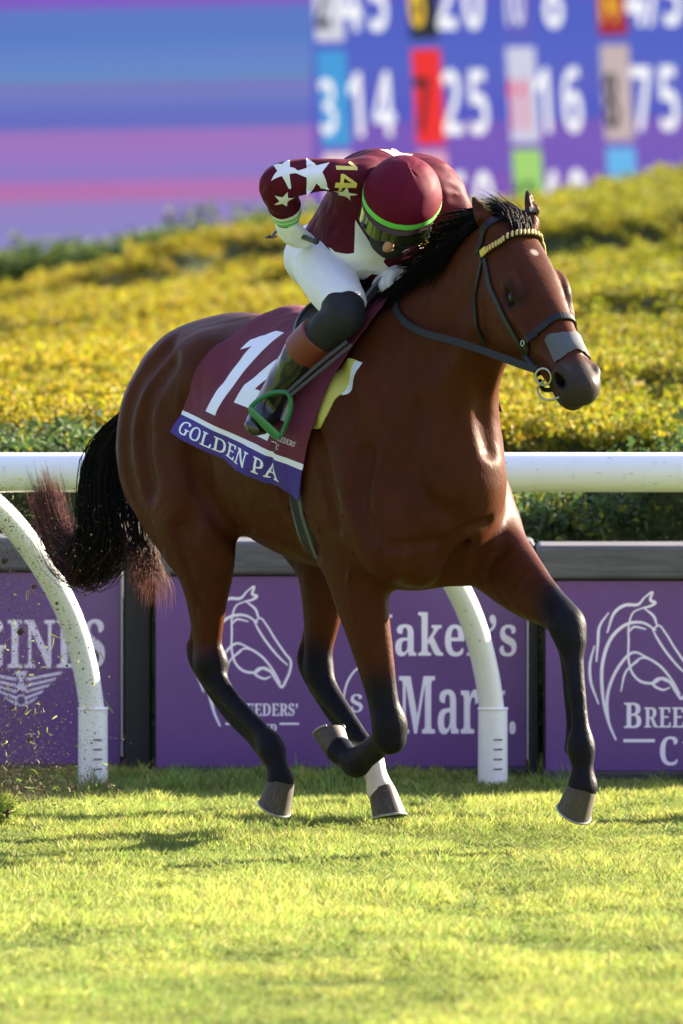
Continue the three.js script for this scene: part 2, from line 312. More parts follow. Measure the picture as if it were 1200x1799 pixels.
/* ---------- padded sponsor boards ---------- */
const PURPLE = '#5d377d';
function emblem(c, s) {            // outline horse head in profile with a blown back mane; s = size of one unit, the ear tip is at (0, 0)
  c.save(); c.scale(s, s); c.lineCap = 'round'; c.lineJoin = 'round'; c.strokeStyle = '#e9e6f2';
  const line = (w, ...q) => {
    const P = []; for (let i = 0; i < q.length; i += 2) P.push(V((q[i] - 1075) / 2.308, (q[i + 1] - 258) / 2.308, 0));
    const pts = new THREE.CatmullRomCurve3(P, false, 'centripetal').getPoints(P.length * 8);
    for (let i = 0; i < pts.length - 1; i++) { const t = i / pts.length; c.lineWidth = w * (0.65 + 0.6 * Math.sin(Math.PI * t)) / 2.308; c.beginPath(); c.moveTo(pts[i].x, pts[i].y); c.lineTo(pts[i + 1].x, pts[i + 1].y); c.stroke(); }
  };
  line(10, 1045, 278, 1020, 305, 970, 308, 930, 336, 902, 412); line(9, 906, 338, 872, 390, 866, 450, 860, 524); line(9, 852, 466, 836, 530, 838, 600, 868, 688);
  line(9, 1040, 282, 1075, 258, 1068, 288, 1086, 298, 1066, 312, 1040, 318);
  line(9, 1040, 318, 1002, 336, 985, 385, 984, 450, 984, 520, 1000, 572, 1032, 602, 1078, 608, 1112, 590, 1140, 602, 1166, 640, 1188, 668, 1206, 640, 1222, 600, 1225, 562, 1200, 528, 1160, 470, 1128, 418, 1100, 386, 1076, 404);
  line(8, 1044, 320, 1080, 350, 1094, 388); line(8, 1078, 404, 1092, 432, 1130, 490, 1176, 545, 1212, 578);
  line(11, 1088, 404, 1040, 376, 980, 380, 920, 430, 884, 530, 884, 650, 904, 750, 935, 826);
  line(10, 1062, 512, 1002, 490, 944, 548, 904, 650, 908, 760, 932, 822); line(8, 986, 545, 1040, 510, 1100, 538, 1150, 596, 1182, 650);
  line(8, 1136, 604, 1098, 590, 1078, 612, 1116, 634, 1142, 626); line(7, 986, 410, 1004, 392, 1050, 400); line(7, 1022, 522, 975, 562, 954, 640);
  c.restore();
}
function vinyl(c, w, h, seed) {
  c.fillStyle = PURPLE; c.fillRect(0, 0, w, h); const r = rng(seed);
  for (let i = 0; i < 900; i++) { const k = r(); c.fillStyle = k < 0.5 ? `rgba(40,20,80,${0.04 + 0.06 * r()})` : `rgba(150,110,190,${0.03 + 0.05 * r()})`; c.fillRect(r() * w, r() * h, 2 + 30 * r(), 1 + 3 * r()); }
  for (let i = 0; i < 240; i++) { c.fillStyle = `rgba(60,45,30,${0.15 + 0.3 * r()})`; c.beginPath(); c.arc(r() * w, h * (0.55 + 0.45 * Math.sqrt(r())), 0.5 + 1.3 * r(), 0, 7); c.fill(); }
}
const rubber = (seed) => { const t = canvasTex(256, 256, (c, w, h) => { const r = rng(seed), im = c.createImageData(w, h); for (let i = 0; i < w * h; i++) { const v = 70 + 18 * fbm((i % w) / 18, Math.floor(i / w) / 18) + 16 * r(); im.data[i * 4] = v; im.data[i * 4 + 1] = v; im.data[i * 4 + 2] = v + 3; im.data[i * 4 + 3] = 255; } c.putImageData(im, 0, 0); }); t.wrapS = t.wrapT = THREE.RepeatWrapping; return t; };
const capMat = std(0xffffff, 0.75, { map: rubber(8) }), blackMat = std(lin(0.012, 0.012, 0.014), 0.7);
function board(label, px0, px1, z, h, draw) {
  const s = FOCAL / (CAM_Z - z), x0 = (px0 - 600) / s, x1 = (px1 - 600) / s, w = x1 - x0, top = h - 0.115;
  const G = thing('sponsor_board', label, 'banner board', 'purple padded sponsor boards behind the rail'); G.position.set((x0 + x1) / 2, 0, z);
  const core = new THREE.BoxGeometry(w, top - 0.004, 0.3); core.translate(0, top / 2, -0.17); mesh('padding', core, blackMat, G);
  const cap = new RoundedBoxGeometry(w + 0.05, 0.113, 0.36, 4, 0.018); cap.translate(0, h - 0.0565, -0.16); mesh('cap', cap, capMat, G);
  const kick = new RoundedBoxGeometry(w + 0.01, 0.044, 0.33, 2, 0.008); kick.translate(0, 0.022, -0.16); mesh('base_strip', kick, std(lin(0.045, 0.045, 0.05), 0.8), G);
  const W = 1024, H = Math.round(1024 * (top - 0.046) / w), tex = canvasTex(W, Math.min(2048, H), (c, cw, ch) => { vinyl(c, cw, ch, px0 + 900); draw(c, cw / w, cw, ch); });
  // vinyl face with a slight slack ripple
  const face = sheet(60, 24, (u, v) => V((u - 0.5) * (w - 0.01), lerp(top - 0.003, 0.046, v), -0.008 + 0.006 * fbm(u * 5 + px0, v * 2) * Math.sin(Math.PI * v)), 0.004);
  mesh('printed_face', face, phys(0xffffff, 0.42, { map: tex, clearcoat: 0.25, clearcoatRoughness: 0.35 }), G);
  const edge = new THREE.BoxGeometry(0.006, top - 0.08, 0.012); edge.translate(w / 2 + 0.001, (top + 0.06) / 2, -0.006); mesh('edge_strip', edge, std(lin(0.5, 0.48, 0.55), 0.5), G);
  return G;
}
const say = (c, text, x, y, size, font, sx = 1, align = 'left') => { c.save(); c.translate(x, y); c.scale(sx, 1); c.font = `bold ${size}px ${font}`; c.textAlign = align; c.fillStyle = '#ebe8f3'; c.fillText(text, 0, 0); c.restore(); };
const cupWords = (c, x, y, s) => { // small capitals over CUP between rules
  say(c, 'B', x, y, 64 * s, 'serif', 0.78); say(c, 'REEDERS\u2019', x + 36 * s, y, 50 * s, 'serif', 0.72); c.lineWidth = 1.2 * s; c.strokeStyle = '#ebe8f3';
  c.strokeText && 0; c.fillStyle = '#ebe8f3'; c.fillRect(x, y + 20 * s, 56 * s, 6 * s); c.fillRect(x + 160 * s, y + 20 * s, 58 * s, 6 * s);
  say(c, 'C', x + 62 * s, y + 66 * s, 70 * s, 'serif', 0.78); say(c, 'UP', x + 104 * s, y + 61 * s, 50 * s, 'serif', 0.7);
};
// units inside draw(): k = canvas pixels per metre
board('purple board lettered NGINES with a winged hourglass, left of the horse', -620, 213, -3.2, 0.80, (c, k, w, h) => {
  const px = (x, y) => [w - (213 - x) / 528 * k, (y - 997) / 528 * k], u = k / 528;
  { const [x, y] = px(190, 1165); c.save(); c.translate(x, y); c.scale(0.62, 1); c.font = `bold ${118 * u}px serif`; c.textAlign = 'right'; c.fillStyle = '#ddd6ea'; c.fillText('LONGINES', 0, 0); c.restore(); }
  const [cx, cy] = px(38, 1185); c.fillStyle = '#d6cfe6';
  for (const s of [-1, 1]) for (let i = 0; i < 5; i++) { c.save(); c.translate(cx + s * 8 * u, cy + (i * 11 - 8) * u); c.transform(s, 0, 0, 1, 0, 0); c.beginPath(); c.moveTo(0, 6 * u); c.lineTo((66 - i * 11) * u, -6 * u); c.lineTo((62 - i * 11) * u, 0); c.lineTo(0, 12 * u); c.fill(); c.restore(); }
  c.beginPath(); c.moveTo(cx - 12 * u, cy - 14 * u); c.lineTo(cx + 12 * u, cy - 14 * u); c.lineTo(cx + 3 * u, cy + 4 * u); c.lineTo(cx + 12 * u, cy + 22 * u); c.lineTo(cx - 12 * u, cy + 22 * u); c.lineTo(cx - 3 * u, cy + 4 * u); c.fill();
  c.beginPath(); c.arc(cx, cy + 38 * u, 9 * u, 0, 7); c.lineWidth = 3 * u; c.strokeStyle = '#d6cfe6'; c.stroke();
});
board('purple board with horse head emblem and whisky lettering, behind the galloping legs', 271, 927, -3.02, 0.795, (c, k, w, h) => {
  const u = k / 530.5, X = (x) => (x - 271) * u, Y = (y) => (y - 996) * u;
  c.save(); c.translate(X(445), Y(1014)); emblem(c, u); c.restore();
  cupWords(c, X(394), Y(1243), 0.6 * u);
  c.save(); c.font = `bold ${102 * u}px serif`; c.fillStyle = '#ebe8f3'; c.translate(X(624), Y(1136)); c.scale(0.70, 1); c.fillStyle = '#ebe8f3'; c.fillText('Maker\u2019s', 0, 0); c.restore();
  c.save(); c.font = `bold ${142 * u}px serif`; c.fillStyle = '#ebe8f3'; c.translate(X(700), Y(1274)); c.scale(0.50, 1); c.fillText('Mark.', 0, 0); c.restore();
  c.strokeStyle = '#ebe8f3'; c.lineWidth = 4 * u; c.beginPath(); c.ellipse(X(648), Y(1218), 44 * u, 66 * u, 0, 0, 7); c.stroke(); c.font = `bold ${44 * u}px serif`; c.fillText('S IV', X(614), Y(1236));
});
board('purple board with large white horse head emblem, in front at the right edge', 957, 1900, -2.78, 0.79, (c, k, w, h) => {
  const u = k / 533.8, X = (x) => (x - 957) * u, Y = (y) => (y - 1012) * u;
  c.save(); c.translate(X(1145), Y(1032)); emblem(c, 1.06 * u); c.restore();
  cupWords(c, X(1094), Y(1272), 1.0 * u);
  c.save(); c.font = `bold ${104 * u}px serif`; c.translate(X(1420), Y(1136)); c.scale(0.86, 1); c.fillStyle = '#ebe8f3'; c.fillText('Maker\u2019s', 0, 0); c.restore();
});
for (const [px0, px1, z, label] of [[219, 265, -3.1, 'black post between the left and middle purple boards'], [932, 948, -2.96, 'narrow black post left of the front purple board']]) {
  const s = FOCAL / (CAM_Z - z), w = (px1 - px0) / s, g = new RoundedBoxGeometry(w, 0.755, 0.14, 2, 0.008); g.translate(((px0 + px1) / 2 - 600) / s, 0.3775, z - 0.09);
  const m = mesh('board_post', g, blackMat); m.userData = { label, category: 'post', group: 'black posts between the boards' };
}

/* ---------- hedges ---------- */
/* a pillow of leaves, about size x size, that covers a piece of hedge */
function leafPillow(seed, n, size, deep, leaf, tone) {
  const r = rng(seed), pos = [], nor = [], idx = [], col = [];
  for (let i = 0; i < n; i++) {
    const x = (r() - 0.5) * size, z = (r() - 0.5) * size, d = V(x, deep * (1.1 * fbm(x * 9, z * 9, seed) - 0.9 * r()), z), n0 = V(r() * 2 - 1, r() * 1.8 - 0.3, r() * 2 - 1).normalize(), t = V(r() * 2 - 1, r() * 2 - 0.5, r() * 2 - 1); t.addScaledVector(n0, -t.dot(n0)).normalize();
    const s = V().crossVectors(n0, t), L = leaf * (0.6 + 0.7 * r()), W = L * 0.3, b = pos.length / 3, c = tone(r);
    for (const [u, w, q] of [[0, 0, 0], [0.45, -1, 0.12], [0.45, 1, 0.12], [1, 0, -0.1]]) { const p = d.clone().addScaledVector(t, u * L).addScaledVector(s, w * W).addScaledVector(n0, q * L); pos.push(p.x, p.y, p.z); nor.push(n0.x, n0.y, n0.z); col.push(...c); }
    idx.push(b, b + 1, b + 2, b + 1, b + 3, b + 2);
  }
  const g = new THREE.BufferGeometry(); g.setAttribute('position', new THREE.Float32BufferAttribute(pos, 3)); g.setAttribute('normal', new THREE.Float32BufferAttribute(nor, 3)); g.setAttribute('color', new THREE.Float32BufferAttribute(col, 3)); g.setIndex(idx); return g;
}
const leafMat = phys(0xffffff, 0.85, { transmission: 0.5, thickness: 0, side: THREE.DoubleSide, specularIntensity: 0.25, vertexColors: true });
const coreMat = std(lin(0.045, 0.06, 0.016), 1);
function hedge(name, label, box, top, tile, leaf, tone, tint, nx, nz, seed) {
  const [x0, x1, z0, z1] = box, G = thing(name, label, 'hedge'), r = rng(seed);
  const core = sheet(nx, nz + 6, (u, v) => {
    const x = lerp(x0, x1, u), j = v * (nz + 6);
    if (j < 6) return V(x, lerp(0, top(x, z0) - 0.07, j / 6), z0 - 0.07 + 0.05 * noise(x * 4, j));
    const z = lerp(z0 - 0.07, z1, (j - 6) / nz); return V(x, top(x, z) - 0.07, z);
  });
  mesh('twig_mass', core, coreMat, G);
  const P = [];
  for (let z = z0; z > z1; z -= tile * 0.8) for (let x = x0; x < x1; x += tile * 0.8) { const a = x + (r() - 0.5) * tile * 0.4, b = z + (r() - 0.5) * tile * 0.4; P.push([a, top(a, b) - 0.02, b, (r() - 0.5) * 0.5, (r() - 0.5) * 0.5]); }
  for (let y = tile * 0.3; y < top(0, z0) + 0.1; y += tile * 0.75) for (let x = x0; x < x1; x += tile * 0.75) if (y < top(x, z0)) P.push([x + (r() - 0.5) * tile * 0.4, y + (r() - 0.5) * tile * 0.3, z0 - 0.03 + 0.14 * fbm(x * 3, y * 3, seed), Math.PI / 2 + (r() - 0.5) * 0.6, (r() - 0.5) * 0.6]);
  const geos = [0, 1, 2, 3].map((k) => leafPillow(seed * 7 + k, Math.round(1.6 * tile * tile / (leaf * leaf * 0.3)), tile * 1.2, leaf * 2.2, leaf, tone)), m = new THREE.Matrix4(), q = new THREE.Quaternion(), q2 = new THREE.Quaternion();
  const which = P.map(() => Math.floor(r() * 4));
  geos.forEach((g, v) => {
    const mine = P.filter((_, i) => which[i] === v), im = new THREE.InstancedMesh(g, leafMat, mine.length); im.name = 'leaves'; im.userData.kind = 'stuff'; im.castShadow = im.receiveShadow = true;
    mine.forEach((p, i) => { q.setFromEuler(new THREE.Euler(p[3], 0, p[4])); q2.setFromAxisAngle(V(0, 1, 0), r() * 6.283); q.multiply(q2); m.compose(V(p[0], p[1], p[2]), q, V(1, 1, 1)); im.setMatrixAt(i, m); im.setColorAt(i, lin(...tint(p[0], p[1], p[2], r))); });
    G.add(im);
  });
}
const goldTone = (r) => { const k = 0.7 + 0.6 * r(), o = r(); return o < 0.06 ? [0.5 * k, 0.3 * k, 0.03] : [lerp(0.23, 0.37, r()) * k, lerp(0.235, 0.28, r()) * k, 0.014 * k]; };
const goldTint = (x, y, z, r) => { const n = fbm(x * 0.7 + 3, z * 0.35), k = 1 + 0.25 * n + 0.2 * (r() - 0.5), g = smooth(0.3, 1.6, x + 0.4 * n); return [k * lerp(1, 0.72, g), k * lerp(1, 0.85, g), k]; };
const greenTone = (r) => { const k = 0.6 + 0.7 * r(); return r() < 0.2 ? [0.24 * k, 0.26 * k, 0.03 * k] : [0.07 * k, 0.125 * k, 0.035 * k]; }, plain = (x, y, z, r) => { const k = 0.8 + 0.4 * r(); return [k, k, k]; };
const FURROWS = [[-7.6, 2.2, 0.10, 1], [-10.4, 2.5, 0.13, 4.2], [-13.6, 3, 0.16, 0.4], [-17.5, 3.2, 0.17, 7], [-21, 3.4, 0.18, 2.2], [-25.3, 3.6, 0.2, 5.1]];   // steps between the planted rows
const bankTop = (x, z) => { const t = clamp((-5.6 - z) / 24, 0, 1); return lerp(1.2, 1.53 + 0.195 * x, t) + 0.05 * fbm(x * 1.6, z * 0.9) + 0.045 * Math.max(0, noise(x * 0.35 + z * 0.02, z * 0.42 + x * 0.05)) + 0.02 * noise(x * 5, z * 4) + FURROWS.reduce((a, [fz, w, dp, f]) => { const q = fz + 0.9 * noise(x * 0.55 + f, fz) + 0.25 * noise(x * 2.3, f), m = smooth(-0.35, 0.35, noise(x * 0.5 + f * 3, fz + 1)); return a + m * dp * smooth(q + 0.12, q - 0.16, z) * Math.max(0, 1 - (q - z) / w); }, -0.06); };
hedge('golden_hedge_bank', 'wide clipped bank of golden leaved hedge below the screen', [-3.6, 3.6, -5.6, -29.6], bankTop, 0.22, 0.024, goldTone, goldTint, 90, 180, 21);
const frontTop = (x) => 1.1 - 0.2 * smooth(-0.75, -0.35, x) * (1 - smooth(0.95, 1.2, x)) + 0.07 * fbm(x * 4, 2) + 0.04 * noise(x * 11, 5);
hedge('front_hedge', 'dark green leafy hedge directly behind the sponsor boards', [-3.4, 3.4, -4.0, -4.9], (x, z) => frontTop(x) + 0.05 * noise(x * 5, z * 5), 0.2, 0.034, greenTone, plain, 60, 8, 33);
hedge('far_hedge', 'low dark green hedge along the foot of the screen', [-3.6, 0.6, -31.5, -33], (x, z) => 1.555 + 0.135 * x + 0.04 * noise(x * 6, 1), 0.26, 0.04, greenTone, plain, 40, 6, 44);

/* ---------- the big screen ---------- */
{
  const z = -44, s = FOCAL / (CAM_Z - z), G = thing('video_screen', 'giant purple and blue video screen showing betting odds', 'screen');
  const X0 = -480, X1 = 1680, Y0 = -560, Y1 = 640, w = (X1 - X0) / s, h = (Y1 - Y0) / s;   // the part that is built, in photograph units
  const cx = ((X0 + X1) / 2 - 600) / s, cy = CAM_Y - ((Y0 + Y1) / 2 - 152) / s;
  const tex = canvasTex(2048, Math.round(2048 * h / w), (c, cw, ch) => {
    const u = cw / (X1 - X0); c.scale(u, u); c.translate(-X0, -Y0);
    const r = rng(6), bands = [[-560, '#6a4fb4'], [-420, '#5560b8'], [-300, '#8560b8'], [-190, '#4f6fbe'], [-60, '#5a62ba'], [-6, '#7a4fc0'], [14, '#7a55ba'], [22, '#5a74bf'], [60, '#5275c0'], [120, '#5c84c4'], [142, '#5f86bb'], [156, '#7a74b8'], [180, '#6a76bd'], [205, '#5a68bc'], [226, '#5f68ba'], [234, '#a06cb6'], [275, '#9a72bc'], [310, '#8f76bf'], [330, '#b06eae'], [346, '#bb6ca0'], [360, '#9a80bb'], [400, '#8d84c0'], [450, '#8488c4'], [640, '#8488c4']];
    c.save(); c.transform(1, -0.02, 0, 1, 0, 0);
    const gr = c.createLinearGradient(0, -560, 0, 640); for (const [y, k] of bands) gr.addColorStop((y + 560) / 1200, k); c.fillStyle = gr; c.fillRect(X0 - 50, Y0 - 80, 2400, 1400);
    for (let i = 0; i < 260; i++) { const y = Y0 + r() * 1200; c.fillStyle = r() < 0.5 ? `rgba(60,120,200,${0.03 + 0.07 * r()})` : `rgba(190,90,190,${0.03 + 0.07 * r()})`; c.fillRect(X0 - 50, y, 2400, 1 + 9 * r()); }
    // right half: deeper blue violet behind the figures
    c.fillStyle = 'rgba(66,72,190,0.62)'; c.fillRect(548, Y0, 1300, 790 - 2); c.fillStyle = 'rgba(104,72,178,0.72)'; c.fillRect(548, 228, 1300, 600);
    for (let i = 0; i < 70; i++) { c.fillStyle = `rgba(140,60,190,${0.04 + 0.08 * r()})`; c.fillRect(560 + r() * 900, Y0 + r() * 900, 60 + r() * 200, 2 + r() * 10); }
    c.restore();
    const lean = 0.062, cell = (x, y, w, h, col) => { c.save(); c.transform(1, -0.022, lean, 1, 0, 0); const yy = y + 0.022 * x, xx = x - lean * yy; c.fillStyle = col; c.fillRect(xx, yy, w, h); c.restore(); };
    const txt = (t, x, y, size, col, sx = 0.62) => { c.save(); c.translate(x, y); c.transform(sx, -0.022 * sx, lean, 1, 0, 0); c.font = `bold ${size}px sans-serif`; c.fillStyle = col; c.fillText(t, 0, 0); c.restore(); };
    const W = '#ffffff';
    const rows = [[-120, [['#f0d24a', '1', '#222'], '12', ['#5fb0e8', '5', W], '30', ['#d8d8de', '9', '#b33'], '20', ['#8aa0a0', '13', '#222'], '50']],
      [75, [['#d4d4de', '2', '#4a4456'], '45', ['#1c1a28', '6', '#f2c516'], '20', ['#5a58b8', '10', '#e6e6f4'], '8', ['#a5121f', '14', '#f2b91e'], '4/5']],
      [260, [['#3f9ad6', '3', W], '14', ['#f0231e', '7', '#3a0a10'], '25', ['#cfcfe2', '11', '#ee4a66'], '16', ['#c6b2ae', '8', '#3a3034'], '75']],
      [440, [['#f2d9dc', '4', '#333'], '10', ['#e8a6b8', '8', '#733'], '60', ['#a4d66a', '12', '#3c6a38'], '40', ['#66b6ea', '16', W], '46']]];
    const cx4 = [[550, 612], [716, 778], [882, 942], [1047, 1112]];
    for (const [yb, cells] of rows) cx4.forEach(([bx, nx], i) => {
      const [bg, n, fg] = cells[i * 2], y = yb - (bx - 560) * 0.022, dx = (yb - 260) * lean;
      cell(bx + dx + 6, y - 170, 51, 168, bg); txt(n, bx + dx + (n.length > 1 ? 10 : 14), y - 24, n.length > 1 ? 128 : 134, fg, n.length > 1 ? 0.3 : 0.42);
      const d = cells[i * 2 + 1]; if (d.length > 2) txt(d, nx + dx, y - 18, 158, W, 0.42); else [...d].forEach((ch, q) => txt(ch, nx + dx + (d.length === 1 ? 24 : q * 47), y - 20 - q, 158, W, 0.44));
    });
    // rows of light emitting cells
    c.fillStyle = 'rgba(20,10,60,0.20)'; for (let y = Y0; y < Y1; y += 7.2) c.fillRect(X0, y, 2400, 2.2);
  });
  const face = new THREE.PlaneGeometry(w, h); face.translate(cx, cy, z); mesh('lit_panel', face, new THREE.MeshStandardMaterial({ color: lin(0.015, 0.015, 0.02), roughness: 0.9, emissive: 0xffffff, emissiveMap: tex, emissiveIntensity: 0.18 }), G);
  const back = new RoundedBoxGeometry(w + 0.3, h + 0.3, 0.5, 2, 0.03); back.translate(cx, cy, z - 0.27); mesh('cabinet', back, blackMat, G);
  for (const k of [-0.32, 0.32]) { const p = new THREE.BoxGeometry(0.5, cy - h / 2 + 0.4, 0.4); p.translate(cx + k * w, (cy - h / 2 + 0.1) / 2, z - 0.3); mesh('support_leg', p, blackMat, G); }
}

/* ---------- the horse: x runs from tail to head, y up, z to the animal's right ---------- */
const TURN = 55 * Math.PI / 180, HC = Math.cos(TURN), HS = Math.sin(TURN), HORSE = V(-0.07, 0, 0);
const toHorse = (p) => V((p.x - HORSE.x) * HC + p.z * HS, p.y, -(p.x - HORSE.x) * HS + p.z * HC);
const dirToHorse = (d) => V(d.x * HC + d.z * HS, d.y, -d.x * HS + d.z * HC);
const onHorse = (g) => { g.position.copy(HORSE); g.rotation.y = -TURN; return g; };
const EYE = toHorse(V(0, CAM_Y, CAM_Z));
/* a place in the photograph at a known distance l to the right of the horse's middle */
const side = (px, py, l) => { const d = dirToHorse(sight(px, py)), t = (l - EYE.z) / d.z; return EYE.clone().addScaledVector(d, t); };
const spot = (field, px, py) => { const d = dirToHorse(sight(px, py)); return field.hit(EYE.clone().addScaledVector(d, 33.3), d, 5); };

const H = new Field();
// barrel and quarters
H.tube([[-0.84, 1.20, 0, 0.09, 0.11], [-0.77, 1.21, 0, 0.15, 0.17], [-0.65, 1.245, 0, 0.21, 0.255], [-0.5, 1.28, 0, 0.242, 0.315], [-0.3, 1.265, 0, 0.25, 0.335], [-0.1, 1.225, 0, 0.275, 0.36], [0.1, 1.205, 0, 0.285, 0.375], [0.3, 1.215, 0, 0.257, 0.385], [0.45, 1.215, 0, 0.22, 0.385], [0.58, 1.13, 0, 0.205, 0.34], [0.68, 1.07, 0, 0.17, 0.24]], { sub: 12 });
// croup, points of hip, buttocks
for (const s of [1, -1]) {
  H.ball([-0.52, 1.31, s * 0.12], [0.25, 0.23, 0.145], { k: 0.08, x: [1, 0.35, 0] });
  H.ball([-0.685, 1.17, s * 0.125], [0.13, 0.22, 0.115], { k: 0.08, x: [1, -0.25, 0] });
  H.ball([-0.34, 1.42, s * 0.17], [0.10, 0.10, 0.07], { k: 0.1 });
  H.ball([0.40, 1.15, s * 0.17], [0.20, 0.32, 0.095], { k: 0.09, x: [1, -0.25, 0] });          // shoulder blade
  H.ball([0.57, 1.02, s * 0.185], [0.125, 0.22, 0.10], { k: 0.08, x: [1, 0.5, 0] });           // point of shoulder
  H.ball([0.655, 0.98, s * 0.09], [0.10, 0.18, 0.10], { k: 0.035 });                            // breast muscles
}
H.ball([0.50, 0.88, 0], [0.16, 0.10, 0.15], { k: 0.09 });
H.ball([0.44, 1.54, 0], [0.17, 0.09, 0.05], { k: 0.1 });                                        // withers
// neck
H.tube([[0.40, 1.36, 0, 0.17, 0.27], [0.54, 1.45, 0, 0.142, 0.255], [0.67, 1.56, 0, 0.112, 0.21], [0.80, 1.655, 0, 0.092, 0.185], [0.91, 1.745, 0, 0.082, 0.16], [0.98, 1.81, 0, 0.072, 0.11]], { sub: 8, k: 0.1 });
H.tube([[0.50, 1.13, 0.10, 0.03, 0.05], [0.72, 1.36, 0.08, 0.024, 0.04], [0.93, 1.60, 0.055, 0.02, 0.03]], { k: 0.05 });  // neck muscle below the jugular groove
H.tube([[0.50, 1.13, -0.10, 0.03, 0.05], [0.72, 1.36, -0.08, 0.024, 0.04], [0.93, 1.60, -0.055, 0.02, 0.03]], { k: 0.05 });
H.tube([[0.66, 1.18, 0, 0.07, 0.06], [0.78, 1.36, 0, 0.055, 0.06], [0.90, 1.53, 0, 0.05, 0.06], [0.97, 1.65, 0, 0.05, 0.05]], { k: 0.08 });                // windpipe
// legs
const LEG = { k: 0.05, sub: 7 };
H.tube([[-0.60, 1.32, 0.13, 0.115, 0.20], [-0.53, 1.14, 0.165, 0.12, 0.23], [-0.43, 0.98, 0.175, 0.105, 0.19], [-0.38, 0.85, 0.165, 0.078, 0.135], [-0.385, 0.71, 0.152, 0.052, 0.078], [-0.395, 0.60, 0.143, 0.041, 0.054], [-0.39, 0.535, 0.14, 0.044, 0.056], [-0.355, 0.475, 0.137, 0.035, 0.042], [-0.265, 0.405, 0.13, 0.027, 0.029], [-0.135, 0.325, 0.123, 0.028, 0.030], [-0.08, 0.278, 0.12, 0.041, 0.046], [-0.05, 0.225, 0.12, 0.033, 0.04], [-0.03, 0.18, 0.12, 0.043, 0.046]], LEG);
H.tube([[-0.44, 0.74, 0.15, 0.014, 0.018], [-0.462, 0.62, 0.143, 0.013, 0.016], [-0.468, 0.56, 0.14, 0.025, 0.026], [-0.425, 0.485, 0.138, 0.02, 0.02], [-0.315, 0.385, 0.13, 0.016, 0.017], [-0.175, 0.30, 0.123, 0.017, 0.018], [-0.105, 0.255, 0.12, 0.026, 0.024]], { k: 0.009, sub: 6 });
H.ball([-0.375, 0.525, 0.14], [0.05, 0.05, 0.048], { k: 0.03 });   // point of hock
H.tube([[-0.55, 1.25, -0.14, 0.115, 0.22], [-0.40, 1.10, -0.165, 0.12, 0.22], [-0.27, 0.97, -0.17, 0.10, 0.18], [-0.19, 0.84, -0.155, 0.076, 0.125], [-0.175, 0.70, -0.138, 0.052, 0.078], [-0.18, 0.58, -0.127, 0.041, 0.054], [-0.17, 0.505, -0.122, 0.043, 0.056], [-0.125, 0.445, -0.12, 0.035, 0.042], [-0.01, 0.355, -0.12, 0.028, 0.03], [0.065, 0.29, -0.12, 0.03, 0.032], [0.10, 0.248, -0.12, 0.042, 0.046], [0.135, 0.195, -0.12, 0.034, 0.039], [0.16, 0.15, -0.12, 0.043, 0.046]], LEG);
H.tube([[-0.225, 0.73, -0.135, 0.014, 0.018], [-0.245, 0.61, -0.128, 0.013, 0.016], [-0.248, 0.535, -0.123, 0.025, 0.026], [-0.195, 0.455, -0.12, 0.02, 0.02], [-0.06, 0.335, -0.12, 0.016, 0.017], [0.03, 0.262, -0.12, 0.018, 0.019], [0.075, 0.222, -0.12, 0.026, 0.024]], { k: 0.009, sub: 6 });
H.tube([[0.410, 1.060, 0.152, 0.090, 0.160], [0.405, 0.900, 0.150, 0.082, 0.135], [0.425, 0.760, 0.140, 0.070, 0.105], [0.455, 0.610, 0.120, 0.055, 0.078], [0.480, 0.470, 0.102, 0.043, 0.057], [0.495, 0.380, 0.090, 0.047, 0.054], [0.503, 0.330, 0.085, 0.047, 0.050]], LEG);
H.tube([[0.493, 0.345, 0.085, 0.042, 0.044], [0.425, 0.310, 0.073, 0.032, 0.042], [0.335, 0.275, 0.058, 0.029, 0.040], [0.265, 0.248, 0.045, 0.039, 0.047], [0.210, 0.258, 0.040, 0.033, 0.038], [0.165, 0.278, 0.035, 0.042, 0.043]], { k: 0.02, sub: 4 });
H.tube([[0.47, 1.06, -0.18, 0.09, 0.16], [0.60, 0.93, -0.20, 0.088, 0.135], [0.74, 0.845, -0.185, 0.076, 0.112], [0.88, 0.785, -0.167, 0.06, 0.088], [1.0, 0.735, -0.157, 0.048, 0.066], [1.07, 0.70, -0.152, 0.05, 0.058], [1.10, 0.65, -0.15, 0.048, 0.052], [1.12, 0.59, -0.147, 0.032, 0.033], [1.148, 0.49, -0.14, 0.027, 0.028], [1.172, 0.395, -0.135, 0.028, 0.029], [1.183, 0.33, -0.13, 0.042, 0.046], [1.19, 0.27, -0.13, 0.032, 0.035], [1.19, 0.215, -0.13, 0.044, 0.047]], LEG);
H.tube([[1.03, 0.665, -0.152, 0.024, 0.024], [1.075, 0.60, -0.148, 0.018, 0.018], [1.105, 0.49, -0.14, 0.016, 0.017], [1.128, 0.395, -0.135, 0.017, 0.018], [1.142, 0.325, -0.13, 0.028, 0.026]], { k: 0.009, sub: 6 });
H.ball([1.085, 0.69, -0.152], [0.052, 0.05, 0.052], { k: 0.02 });
H.ball([0.511, 0.375, 0.089], [0.046, 0.055, 0.05], { k: 0.02 });
